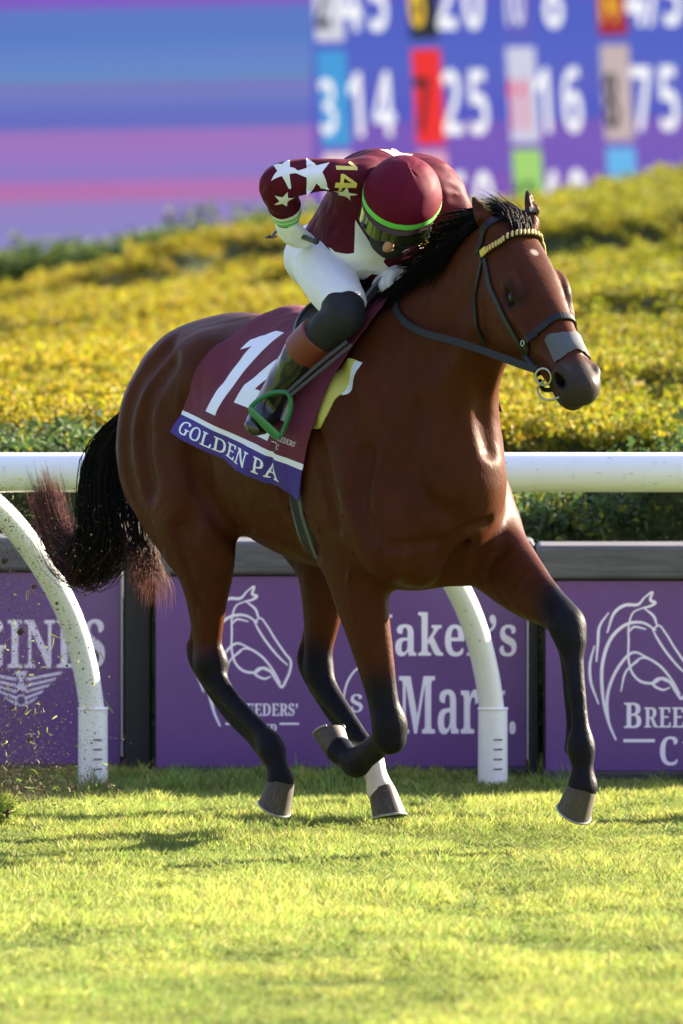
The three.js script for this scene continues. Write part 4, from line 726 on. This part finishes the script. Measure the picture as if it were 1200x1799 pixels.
  // foam pads showing in front of the cloth
  for (const [name, col, v0, v1, w, o, lab] of [['yellow_pad', lin(0.55, 0.52, 0.13), 0.32, 0.66, 0.024, 0.005, 'yellow foam pad edge under the front of the number cloth'], ['pale_pad', lin(0.62, 0.66, 0.8), 0.32, 0.48, 0.05, 0.001, 'pale blue white pad edge in front of the yellow pad']]) {
    const s = sheet(10, 50, (u, t) => { const v = lerp(v0, v1, t), taper = Math.sqrt(Math.max(0, 1 - Math.pow(Math.max(0, (t - 0.62) / 0.38), 2))), a = fore(v) - 0.05 + (0.05 + w * taper) * u; return wrap(a, v * reach(1), o + 0.004 * Math.sin(Math.PI * Math.min(1, u * 1.2))); }, 0.005);
    const p = onHorse(mesh(name, s, std(col, 0.9))); p.userData = { label: lab, category: 'pad' };
  }
}
const saddle = onHorse(thing('racing_saddle', 'small black racing saddle with green stirrup on the number cloth', 'saddle'));
{
  const seat = sheet(48, 12, (u, v) => { const f = u * 6.2832, r = 1 - v, a = 0.27 + 0.19 * r * Math.cos(f) * (1 - 0.08 * Math.cos(2 * f)), deg = 38 * r * Math.sin(f); return wrap(a, deg, 0.045 + 0.016 * (1 - r * r) + 0.05 * smooth(0.18, 0.06, a) * (1 - 0.4 * Math.abs(deg) / 38) + 0.03 * smooth(0.4, 0.5, a)); }, 0.02);
  mesh('seat', seat, leather, saddle);
  const trim = []; for (let i = 0; i <= 80; i++) { const f = i / 80 * 6.2832, a = 0.27 + 0.19 * Math.cos(f) * (1 - 0.08 * Math.cos(2 * f)), deg = 38 * Math.sin(f); trim.push(wrap(a, deg, 0.047 + 0.05 * smooth(0.18, 0.06, a) * (1 - 0.4 * Math.abs(deg) / 38) + 0.03 * smooth(0.4, 0.5, a))); }
  mesh('piping', new THREE.TubeGeometry(new THREE.CatmullRomCurve3(trim, true), 120, 0.005, 8, true), std(lin(0.10, 0.11, 0.13), 0.5), saddle.children[0]);
  for (const s of [1, -1]) {
    const M = (p) => V(p.x, p.y, s * p.z);
    for (const d of [0, 1]) { const A = [side(610 + d * 8, 600 + d * 6, 0.26), side(560 + d * 8, 640 + d * 7, 0.31), side(506 + d * 5, 688 + d * 6, 0.355)].map(M); const P = new THREE.CatmullRomCurve3(A).getPoints(16); mesh('stirrup_leather', strapGeo(P, P.map(() => V(0.3, 0.3, s)), 0.013, 0.004), std(lin(0.03, 0.032, 0.027), 0.6), saddle); }
    const st = [side(504, 690, 0.352), side(480, 690, 0.37), side(455, 702, 0.392), side(440, 720, 0.402), side(465, 745, 0.39), side(489, 768, 0.365), side(500, 750, 0.352), side(510, 722, 0.345), side(511, 702, 0.346)].map(M);
    const green = phys(lin(0.012, 0.14, 0.045), 0.4);
    const iron = mesh('stirrup', new THREE.TubeGeometry(new THREE.CatmullRomCurve3(st, true, 'catmullrom', 0.4), 70, 0.0075, 10, true), green, saddle);
    const tr = [st[3], st[4], st[5]], P = new THREE.CatmullRomCurve3(tr).getPoints(12); mesh('tread', strapGeo(P, P.map(() => V(0.4, -0.6, s * 0.6)), 0.03, 0.012), std(lin(0.06, 0.22, 0.05), 0.6), iron);
  }
}
// girth
{
  const G = onHorse(thing('girth', 'black elastic girth strap with grey edges under the chest', 'girth'));
  const gp = []; for (let d = 92; d <= 200; d += 4) gp.push([d, lerp(0.27, 0.24, (d - 100) / 78)]);
  const line = (da, w, th, mat, off, name) => { let P = gp.map(([d, a]) => wrap(a + da, d, off)); for (let k = 0; k < 6; k++) P = P.map((p, i) => i && i < P.length - 1 ? p.clone().multiplyScalar(2).add(P[i - 1]).add(P[i + 1]).multiplyScalar(0.25) : p); const N = P.map((p) => V(0, p.y - 1.22, p.z).normalize()); mesh(name, strapGeo(P, N, w, th), mat, G); };
  line(0, 0.075, 0.006, std(lin(0.012, 0.014, 0.017), 0.8), 0.006, 'band'); const grey = std(lin(0.09, 0.10, 0.085), 0.8); line(-0.034, 0.02, 0.005, grey, 0.011, 'edge'); line(0.034, 0.014, 0.005, grey, 0.011, 'edge');
}

/* ---------- the jockey ---------- */
const rider = onHorse(thing('person', 'jockey in maroon starred silks crouched forward with whip arm raised', 'person'));
const ARM_R = [[0.43, 2.0, 0.10, 0.085, 0.085], [0.445, 2.025, 0.17, 0.068, 0.062], [0.425, 2.032, 0.25, 0.055, 0.050], [0.385, 2.03, 0.33, 0.058, 0.055], [0.35, 2.01, 0.385, 0.060, 0.060], [0.305, 1.965, 0.35, 0.052, 0.052], [0.272, 1.925, 0.31, 0.042, 0.042], [0.252, 1.90, 0.288, 0.036, 0.036]];
const ARM_L = [[0.43, 1.97, -0.10, 0.09, 0.09], [0.465, 1.915, -0.165, 0.068, 0.066], [0.455, 1.83, -0.175, 0.06, 0.06], [0.44, 1.785, -0.14, 0.052, 0.052], [0.435, 1.755, -0.075, 0.044, 0.044], [0.435, 1.735, -0.02, 0.036, 0.036]];
const THIGH = [[0.13, 1.775, 0.07, 0.10, 0.10], [0.23, 1.745, 0.135, 0.093, 0.094], [0.35, 1.695, 0.19, 0.082, 0.082], [0.435, 1.655, 0.215, 0.071, 0.070]];
const KNEE = [[0.40, 1.67, 0.205, 0.068, 0.066], [0.478, 1.617, 0.238, 0.063, 0.060], [0.44, 1.583, 0.25, 0.062, 0.060], [0.38, 1.543, 0.265, 0.059, 0.058]];
const BOOT = [[0.40, 1.56, 0.262, 0.060, 0.059], [0.325, 1.505, 0.276, 0.060, 0.058], [0.25, 1.415, 0.30, 0.052, 0.051], [0.205, 1.352, 0.314, 0.044, 0.045], [0.19, 1.318, 0.322, 0.041, 0.046]];
const FOOT = [[0.19, 1.315, 0.325, 0.04, 0.042], [0.207, 1.29, 0.36, 0.042, 0.034], [0.225, 1.27, 0.395, 0.034, 0.024]];
const TORSO = [[0.10, 1.775, 0, 0.14, 0.12], [0.19, 1.835, 0, 0.155, 0.135], [0.29, 1.905, 0, 0.172, 0.145], [0.37, 1.96, 0.005, 0.172, 0.135], [0.42, 1.985, 0.01, 0.145, 0.095]];
const mir = (L) => L.map(([x, y, z, u, v]) => [x, y, -z, u, v]), slim = (L, d) => L.map(([x, y, z, u, v]) => [x, y, z, Math.max(0.012, u - d), Math.max(0.012, v - d)]);
// head frame
const HEAD = side(706, 347, 0.10), UPW = V(0.17, 0.72, 0.67).normalize(), FW = V(-0.20, -0.66, 0.72); FW.addScaledVector(UPW, -FW.dot(UPW)).normalize();
const hU = dirToHorse(UPW), hF = dirToHorse(FW), hR = V().crossVectors(hF, hU);
const hp = (f, u, r) => HEAD.clone().addScaledVector(hF, f).addScaledVector(hU, u).addScaledVector(hR, r);
const A3 = (p) => [p.x, p.y, p.z];
// hands: palm and five fingers closed on what they hold
function hand(F, wrist, grip, axis, out, spread) {
  const w = V(...wrist), g = V(...grip), ax = V(...axis).normalize(), o = V(...out).normalize(); const d = V().subVectors(g, w).normalize();
  F.tube([[...wrist, 0.03, 0.03], [...A3(w.clone().lerp(g, 0.5).addScaledVector(o, 0.018)), 0.04, 0.028], [...A3(g.clone().addScaledVector(o, 0.026)), 0.042, 0.022]], { side: A3(ax), k: 0.02 });
  for (let i = 0; i < 4; i++) {
    const s = (i - 1.5) * 0.021, b = g.clone().addScaledVector(ax, s), L = [1, 1.08, 1.04, 0.86][i];
    F.tube([[...A3(b.clone().addScaledVector(o, 0.03).addScaledVector(d, 0.006)), 0.0115, 0.0115], [...A3(b.clone().addScaledVector(d, 0.036 * L).addScaledVector(o, 0.016)), 0.011, 0.011], [...A3(b.clone().addScaledVector(d, 0.032 * L).addScaledVector(o, -0.016)), 0.0105, 0.0105], [...A3(b.clone().addScaledVector(d, 0.006).addScaledVector(o, -0.024)), 0.009, 0.009]], { k: 0.005, sub: 4 });
  }
  F.tube([[...A3(w.clone().lerp(g, 0.45).addScaledVector(ax, 0.034 * spread).addScaledVector(o, 0.01)), 0.016, 0.016], [...A3(g.clone().addScaledVector(ax, 0.042 * spread).addScaledVector(o, -0.014)), 0.0125, 0.0125], [...A3(g.clone().addScaledVector(ax, 0.02 * spread).addScaledVector(o, -0.03).addScaledVector(d, 0.012)), 0.0105, 0.0105]], { k: 0.012, sub: 4 });
}
const GRIP = side(519, 411, 0.245), BUTT = side(555, 424, 0.265), WAX = V().subVectors(BUTT, GRIP).normalize();
const WRIST_R = [0.252, 1.905, 0.287], OUT_R = V(-0.4, 0.1, 0.75).addScaledVector(WAX, -V(-0.4, 0.1, 0.75).dot(WAX)).normalize();
// the body under the clothes
{
  const B = new Field();
  B.tube(slim(TORSO, 0.012), { k: 0.04 }).tube(slim(ARM_R, 0.012), { side: [1, 0, 0], k: 0.03 }).tube(slim(ARM_L, 0.012), { side: [1, 0, 0], k: 0.03 });
  for (const f of [(x) => x, mir]) { B.tube(f(slim(THIGH, 0.012)), { k: 0.03 }); B.tube(f(slim(KNEE, 0.01)), { k: 0.02 }); B.tube(f(slim(BOOT, 0.01)), { k: 0.02 }); B.tube(f(slim(FOOT, 0.01)), { k: 0.02 }); }
  B.tube([[0.43, 1.98, 0.02, 0.06, 0.06], [...A3(hp(-0.04, -0.05, 0)), 0.06, 0.06]], { k: 0.04 });
  B.ball(A3(hp(0, 0.0, 0)), [0.10, 0.10, 0.08], { x: A3(hF), y: A3(hU), k: 0.03 });
  B.ball(A3(hp(0.035, -0.075, 0)), [0.07, 0.075, 0.062], { x: A3(hF), y: A3(hU), k: 0.03 });
  B.tube([[...A3(hp(0.092, -0.045, 0)), 0.011, 0.011], [...A3(hp(0.126, -0.082, 0)), 0.015, 0.015], [...A3(hp(0.128, -0.095, 0)), 0.019, 0.015]], { k: 0.018 });   // nose
  for (const s of [1, -1]) { B.ball(A3(hp(0.082, -0.04, s * 0.034)), [0.012, 0.012, 0.018], { k: 0.012, cut: true, x: A3(hF), y: A3(hU) }); B.ball(A3(hp(0.0, -0.06, s * 0.076)), [0.022, 0.03, 0.01], { k: 0.008, x: A3(hF), y: A3(hU) }); }
  B.ball(A3(hp(0.096, -0.108, 0)), [0.012, 0.008, 0.024], { k: 0.012, x: A3(hF), y: A3(hU) });
  hand(B, WRIST_R, A3(GRIP), A3(WAX), A3(OUT_R), 1);
  hand(B, [0.435, 1.735, -0.02], [0.44, 1.705, 0.035], [1, 0.2, 0], [0, 0.8, 0.5], 1);
  mesh('body', B.skin([-0.06, 1.2, -0.46], [0.66, 2.12, 0.46], 0.0065), std(lin(0.42, 0.20, 0.125), 0.55), rider);
  for (const s of [1, -1]) { const e = new THREE.SphereGeometry(0.011, 16, 12); e.translate(...A3(hp(0.078, -0.04, s * 0.034))); mesh('eye', e, phys(lin(0.05, 0.03, 0.02), 0.1), rider); }
}
const silk = phys(lin(0.082, 0.007, 0.018), 0.6, { specularIntensity: 0.15 });
const white = std(lin(0.74, 0.74, 0.77), 0.75), lime = std(lin(0.13, 0.58, 0.10), 0.55), black = std(lin(0.006, 0.0065, 0.009), 0.75);
const fold = (amp, f) => (d, x, y, z) => d + amp * (noise(x * f, y * f * 0.6, z * f) + 0.5 * Math.abs(noise(x * f * 2.2 + 5, y * f * 2.2, z * f * 1.2))) ;
const JS = new Field();
JS.tube(TORSO, { k: 0.04, sub: 8 }).tube(ARM_R, { side: [1, 0, 0], k: 0.035, sub: 8 }).tube(ARM_L, { side: [1, 0, 0], k: 0.035, sub: 8 });
JS.ball([0.36, 2.02, 0.06], [0.12, 0.085, 0.11], { k: 0.05 });
JS.ball([0.34, 1.81, 0.05], [0.13, 0.10, 0.13], { k: 0.05 });
JS.ball([0.40, 1.98, -0.10], [0.12, 0.11, 0.10], { k: 0.06 });
JS.post = (d, x, y, z) => d + 0.005 * noise(x * 15, y * 12, z * 15) + 0.006 * Math.abs(noise(x * 26 + z * 14, y * 34 - x * 20, z * 9)) - 0.002;
mesh('jersey', JS.skin([-0.06, 1.58, -0.34], [0.64, 2.16, 0.5], 0.006), silk, rider);
const BR = new Field();
BR.tube([[0.03, 1.78, 0, 0.13, 0.11], [0.14, 1.795, 0, 0.14, 0.125]], { k: 0.04 });
for (const f of [(x) => x, mir]) BR.tube(f(THIGH), { k: 0.05, sub: 8 });
BR.post = (d, x, y, z) => d + 0.003 * noise(x * 15, y * 12, z * 15) + 0.005 * Math.abs(noise(x * 12 + z * 10, y * 38 + x * 22, z * 8)) - 0.0015;
mesh('breeches', BR.skin([-0.14, 1.54, -0.34], [0.62, 1.96, 0.34], 0.006), white, rider);
for (const f of [(x) => x, mir]) {
  const lo = f === mir ? -0.45 : 0.1, hi = f === mir ? -0.1 : 0.45;
  const K = new Field(); K.tube(f(KNEE), { sub: 8 }); K.post = fold(0.003, 26); mesh('knee_legging', K.skin([0.26, 1.42, lo], [0.66, 1.78, hi], 0.006), black, rider);
  const cuffS = f([[0.40, 1.56, 0.262, 0.065, 0.063], [0.33, 1.512, 0.275, 0.064, 0.062], [0.275, 1.455, 0.29, 0.060, 0.058]]), cA = V(...f([[0.385, 1.552, 0.264, 0, 0]])[0]), cB = V(...f([[0.312, 1.495, 0.28, 0, 0]])[0]), cD = cB.clone().sub(cA).normalize();
  const Bt = new Field(); Bt.tube(f(BOOT.slice(1)), { sub: 8 }).tube(f(FOOT), { k: 0.025, sub: 6 }); Bt.post = fold(0.003, 34);
  const boot = mesh('riding_boot', Bt.skin([0.1, 1.2, lo], [0.5, 1.62, hi], 0.0055), phys(lin(0.011, 0.012, 0.014), 0.26, { clearcoat: 0.6, clearcoatRoughness: 0.2 }), rider);
  const C = new Field(); C.tube(cuffS, { sub: 6 }); C.post = (d, x, y, z) => Math.max(d, (cA.x - x) * cD.x + (cA.y - y) * cD.y + (cA.z - z) * cD.z, (x - cB.x) * cD.x + (y - cB.y) * cD.y + (z - cB.z) * cD.z); mesh('boot_cuff', C.skin([0.16, 1.36, lo], [0.55, 1.68, hi], 0.0045), std(lin(0.16, 0.03, 0.02), 0.5), boot);
}
for (const [w, g, ax, o, lo, hi] of [[WRIST_R, A3(GRIP), A3(WAX), A3(OUT_R), [0.1, 1.76, 0.12], [0.42, 1.98, 0.4]], [[0.435, 1.735, -0.02], [0.44, 1.705, 0.035], [1, 0.2, 0], [0, 0.8, 0.5], [0.32, 1.58, -0.12], [0.58, 1.84, 0.14]]]) {
  const G = new Field(); hand(G, w, g, ax, o, 1); G.post = (d) => d - 0.0035; mesh('glove', G.skin(lo, hi, 0.0035), white, rider);
}
/* patches sewn or printed on the silks */
function onCloth(F, p, n, off) { const h = F.hit(p.clone().addScaledVector(n, 0.10), n.clone().negate(), 0.25); return h ? h.addScaledVector(F.grad(h), off) : null; }
function star(px, py, R, turn, more = {}) {
  const c = spot(JS, px, py); if (!c) return; const n = more.n ? V(...more.n).normalize() : JS.grad(c), up = V(0, 1, 0).addScaledVector(n, -n.y).normalize(), rt = V().crossVectors(up, n), pts = [];
  const outline = (i) => { const s = i / 10 * 10, k = Math.floor(s), t = s - k, P = (j) => { const a = j * Math.PI / 5 + turn, r = j % 2 ? 0.42 * R : R; return [Math.sin(a) * r, Math.cos(a) * r]; }, A = P(k), B = P(k + 1); return [lerp(A[0], B[0], t), lerp(A[1], B[1], t)]; };
  const g = sheet(80, 8, (u, v) => { const [x, y] = outline(u * 10), r = 1 - v; const p = c.clone().addScaledVector(rt, x * r).addScaledVector(up, y * r); return onCloth(JS, p, n, 0.0022) ?? p.addScaledVector(n, -0.04); });
  mesh('star', g, white, rider.children.find((o) => o.name === 'jersey'));
}
star(499, 299, 0.048, 0.15); star(551, 303, 0.062, -0.3); star(499, 352, 0.034, 0.1); star(645, 462, 0.115, 0.95); star(606, 340, 0.04, 0.5); star(700, 274, 0.06, 0.2);
{
  const jersey = rider.children.find((o) => o.name === 'jersey');
  const along = (c, n, dir, w, h, name, mat, off = 0.0024) => { const u = dir.clone().addScaledVector(n, -n.dot(dir)).normalize(), v = V().crossVectors(u, n).negate(); mesh(name, sheet(20, 20, (s, t) => { const p = c.clone().addScaledVector(u, (s - 0.5) * w).addScaledVector(v, (0.5 - t) * h); return onCloth(JS, p, n, off) ?? p; }), mat, jersey); };
  const t14 = canvasTex(256, 256, (c) => { c.clearRect(0, 0, 256, 256); c.fillStyle = '#d9c76a'; c.translate(128, 128); c.rotate(Math.PI / 2); c.font = 'bold 200px sans-serif'; c.textAlign = 'center'; c.save(); c.scale(1, 0.95); c.fillText('14', 0, 72); c.restore(); });
  const c = spot(JS, 610, 306), n = JS.grad(c); along(c, n, V().subVectors(V(0.445, 2.025, 0.17), V(0.385, 2.03, 0.33)), 0.125, 0.105, 'arm_number', std(0xffffff, 0.6, { map: t14, alphaTest: 0.5, side: THREE.DoubleSide }));
  // striped cuff
  const A = V(0.305, 1.965, 0.35), Bp = V(0.252, 1.90, 0.288), ax = V().subVectors(Bp, A).normalize(), s = V(1, 0, 0).addScaledVector(ax, -ax.x).normalize(), q = V().crossVectors(ax, s);
  [[0.40, 0.56, white], [0.56, 0.68, lime], [0.68, 0.75, white], [0.75, 0.88, lime]].forEach(([a, b, m], i) => mesh('cuff_band', sheet(36, 4, (u, v) => { const o = A.clone().lerp(Bp, lerp(a, b, v)), d = s.clone().multiplyScalar(Math.cos(u * 6.2832)).addScaledVector(q, Math.sin(u * 6.2832)), h = JS.hit(o.clone().addScaledVector(d, 0.12), d.clone().negate(), 0.13) ?? o.clone().addScaledVector(d, 0.04); return h.addScaledVector(d, 0.003); }), m, jersey));
}
/* helmet, goggles, mask */
{
  const shell = (f, th, add) => { const w = 0.115 + add, l = 0.130 + add, h = 0.118 + add, sn = Math.sin(th), cs = Math.cos(th); const seam = 0.0012 * Math.max(Math.exp(-((Math.sin(f * 2 + 0.4) / 0.05) ** 2))) * smooth(0.1, 0.4, th); const wr = 0.0012 * noise(f * 3, th * 5, 2); return hp((l + wr - seam) * sn * Math.cos(f), h * cs + wr, (w + wr - seam) * sn * Math.sin(f)); };
  const helmet = new THREE.Group(); helmet.name = 'helmet'; rider.add(helmet);
  const cover = phys(lin(0.10, 0.005, 0.018), 0.6, { specularIntensity: 0.15 });
  mesh('cap_cover', sheet(96, 40, (u, v) => shell(u * 6.2832, v * 1.72, 0.0), 0.005), cover, helmet);
  mesh('band', sheet(96, 6, (u, v) => shell(u * 6.2832, lerp(1.47, 1.63, v), 0.0035), 0.002), lime, helmet);
  const btn = new THREE.SphereGeometry(0.008, 14, 10); btn.scale(1, 0.6, 1); btn.translate(...A3(hp(0, 0.119, 0))); mesh('button', btn, cover, helmet);
  mesh('peak', sheet(40, 8, (u, v) => { const f = lerp(-1.15, 1.15, u), p = shell(f, 1.67, 0.001); return p.addScaledVector(hF, 0.014 * v * Math.cos(f * 1.3)).addScaledVector(hU, -0.012 * v); }, 0.003), std(lin(0.035, 0.006, 0.012), 0.5), helmet);
  // dark marks on the band
  const tx = canvasTex(128, 64, (c) => { c.clearRect(0, 0, 128, 64); c.fillStyle = '#0c1a10'; c.fillRect(14, 18, 18, 28); c.lineWidth = 11; c.strokeStyle = '#0c1a10'; c.beginPath(); c.ellipse(80, 32, 30, 14, 0, 0, 7); c.stroke(); });
  mesh('band_mark', sheet(16, 4, (u, v) => shell(lerp(-0.04, -0.46, 1 - u), lerp(1.485, 1.615, v), 0.0045)), std(0xffffff, 0.6, { map: tx, alphaTest: 0.5, side: THREE.DoubleSide }), helmet);
  const face = (f, u, add) => hp((0.098 + add) * Math.cos(f), u, (0.084 + add) * Math.sin(f));
  const goggles = new THREE.Group(); goggles.name = 'goggles'; rider.add(goggles);
  mesh('lens', sheet(40, 8, (u, v) => { const f = lerp(-1.25, 1.25, u), nose = 0.018 * Math.exp(-((f / 0.22) ** 2)); return face(f, lerp(-0.030, -0.082 + nose, v), 0.030); }, 0.003), phys(lin(0.03, 0.035, 0.02), 0.08, { clearcoat: 1, clearcoatRoughness: 0.05, metalness: 0.3 }), goggles);
  for (const e of [0, 1]) { const pts = []; for (let i = 0; i <= 24; i++) { const f = lerp(-1.25, 1.25, i / 24), nose = 0.018 * Math.exp(-((f / 0.22) ** 2)); pts.push(face(f, e ? -0.084 + nose : -0.028, 0.030)); } mesh('frame', tubeGeo(pts, 0.004, 40), std(lin(0.02, 0.022, 0.02), 0.4), goggles); }
  for (const s of [1, -1]) mesh('strap', sheet(10, 3, (u, v) => hp(lerp(0.032, -0.06, u), lerp(-0.025, -0.055, v) + 0.01 * u, s * lerp(0.101, 0.095, u)), 0.002), black, goggles);
  const MK = new Field(); MK.ball(A3(hp(0.052, -0.125, 0)), [0.075, 0.045, 0.066], { x: A3(hF), y: A3(hU), k: 0.02 }).ball(A3(hp(0.0, -0.10, 0)), [0.07, 0.06, 0.07], { x: A3(hF), y: A3(hU), k: 0.03 }); MK.post = fold(0.003, 30);
  const c = hp(0.02, -0.1, 0); mesh('face_mask', MK.skin([c.x - 0.16, c.y - 0.16, c.z - 0.16], [c.x + 0.16, c.y + 0.16, c.z + 0.16], 0.005), black, rider);
}
// whip
{
  const W = onHorse(thing('riding_whip', 'short whip with dark grip in the white gloved hand', 'whip'));
  const back = GRIP.clone().addScaledVector(WAX, -0.05), P = [back, GRIP, BUTT];
  mesh('grip', new THREE.TubeGeometry(new THREE.CatmullRomCurve3(P), 20, 0.0085, 10), std(lin(0.02, 0.035, 0.045), 0.5), W);
  const knob = new THREE.SphereGeometry(0.0105, 14, 10); knob.translate(BUTT.x, BUTT.y, BUTT.z); mesh('butt', knob, std(lin(0.02, 0.03, 0.035), 0.5), W);
  const off = dirToHorse(V(-0.12, -0.05, -1)).normalize(), tip = back.clone().addScaledVector(off, 0.42); mesh('shaft', new THREE.TubeGeometry(new THREE.CatmullRomCurve3([back, back.clone().addScaledVector(WAX, -0.04).addScaledVector(off, 0.12), tip]), 20, 0.0055, 8), std(lin(0.02, 0.02, 0.022), 0.5), W);
  const flapDir = V().subVectors(tip, back).normalize(), fg = [tip, tip.clone().addScaledVector(flapDir, 0.08)]; mesh('flap', strapGeo(fg, [V(0, 1, 0), V(0, 1, 0)], 0.03, 0.006), std(lin(0.02, 0.02, 0.022), 0.7), W);
}

/* ---------- turf kicked up behind the horse ---------- */
{
  const r = rng(91), g = () => (r() + r() + r() - 1.5) / 1.5, m = new THREE.Matrix4(), q = new THREE.Quaternion();
  const lump = (seed, R, rough) => { const geo = new THREE.IcosahedronGeometry(R, 2), p = geo.attributes.position; for (let i = 0; i < p.count; i++) { const v = V(p.getX(i), p.getY(i), p.getZ(i)), k = 1 + rough * noise(v.x / R * 1.7 + seed, v.y / R * 1.7, v.z / R * 1.7); p.setXYZ(i, v.x * k, v.y * k * 0.8, v.z * k); } geo.computeVertexNormals(); return geo; };
  const flyMat = phys(0xffffff, 0.8, { transmission: 0.45, thickness: 0, side: THREE.DoubleSide, specularIntensity: 0.25 });
  const soil = std(0xffffff, 0.95);
  const place = (spreadX) => { const t = Math.pow(r(), 0.8), px = -10 + 260 * Math.abs(g()) * spreadX + 40 * r() - 60 * r(), py = lerp(1405, 860, Math.pow(r(), 2.1)) + 30 * g(), p = at(px, py, lerp(-1.75, 0.4, r())); return p; };
  const specks = new THREE.InstancedMesh(lump(3, 0.0014, 0.5), soil, 14000); specks.name = 'flying_soil'; specks.userData = { kind: 'stuff', label: 'fine soil spray hanging in the air behind the horse', category: 'soil' };
  for (let i = 0; i < 14000; i++) { const p = place(1), s = 0.4 + 1.1 * r() * r() + (r() < 0.03 ? 1.5 : 0); if (p.y < 0.04) p.y = 0.05 + 0.1 * r(); q.setFromEuler(new THREE.Euler(r() * 6, r() * 6, r() * 6)); m.compose(p, q, V(s, s, s)); specks.setMatrixAt(i, m); const k = 0.6 + 0.8 * r(); specks.setColorAt(i, r() < 0.25 ? lin(0.22 * k, 0.17 * k, 0.09 * k) : lin(0.10 * k, 0.055 * k, 0.03 * k)); }
  scene.add(specks);
  const blade = (L, w, bend) => sheet(2, 6, (u, v) => V((u - 0.5) * w * (1 - 0.8 * v * v), L * (v - 0.5), bend * L * (v - 0.5) ** 2 * 2));
  const blades = [0.2, 0.5, 0.8].map((b, v) => { const im = new THREE.InstancedMesh(blade(0.05, 0.0042, b), flyMat, 50); im.name = numbered('flying_grass'); im.userData = { kind: 'stuff', label: 'torn grass blades flying behind the horse', category: 'grass' }; for (let i = 0; i < 50; i++) { const p = place(1.15), s = 0.35 + 1.0 * r() * r(); p.y = Math.max(p.y, 0.08); q.setFromEuler(new THREE.Euler(r() * 6, r() * 6, r() * 6)); m.compose(p, q, V(1, s, s)); im.setMatrixAt(i, m); const k = 0.7 + 0.5 * r(); im.setColorAt(i, r() < 0.3 ? lin(0.45 * k, 0.42 * k, 0.2 * k) : lin(0.26 * k, 0.36 * k, 0.06 * k)); } scene.add(im); return im; });
  const spots = [[36, 1110, 12], [14, 870, 10], [60, 1030, 8], [100, 1060, 6], [8, 985, 11], [150, 1045, 5], [52, 1300, 8], [118, 1170, 5], [20, 1245, 7], [205, 1000, 4], [175, 940, 4]];
  const CLODS = ['brown soil clod over the first letters of the left board', 'dark soil clod highest at the left edge near the rail pipe', 'soil clod beside the curved post above the lettering', 'soil clod just above the letter G', 'soil clod at the left edge above the lettering', 'small soil clod in front of the left curved post', 'soil clod low down left of the post sleeve', 'small soil clod below the winged emblem', 'soil clod low at the left edge below the emblem', 'tiny soil clod right of the left curved post below the tail', 'tiny soil clod between tail and left post'];
  spots.forEach(([px, py, d], i) => { const p = at(px, py, -0.6 - 0.05 * i), o = mesh('soil_clod', lump(i + 11, d / 1150, 0.7), std(lin(0.06, 0.034, 0.018), 1)); o.position.copy(p); o.rotation.set(i, i * 2, 0); o.userData = { label: CLODS[i], category: 'clod', group: 'flying soil clods' }; });
  const D = thing('turf_divot', 'torn divot of turf with soil at the left edge', 'divot'), c = at(4, 1432, -0.35); D.position.copy(c);
  mesh('soil', lump(40, 0.024, 0.6), std(lin(0.05, 0.03, 0.016), 1), D);
  const tuft = new THREE.InstancedMesh(blade(0.06, 0.005, 0.5), flyMat, 160); tuft.name = 'grass_tuft'; tuft.userData.kind = 'stuff'; for (let i = 0; i < 160; i++) { const d = V(g(), 1.2 * r() - 0.35, g()).normalize(); q.setFromUnitVectors(V(0, 1, 0), d); m.compose(d.multiplyScalar(0.05), q, V(1, 0.6 + 0.6 * r(), 1)); tuft.setMatrixAt(i, m); const k = 0.6 + 0.5 * r(); tuft.setColorAt(i, lin(0.26 * k, 0.34 * k, 0.06 * k)); } D.add(tuft);
}

renderer.render(scene, camera);
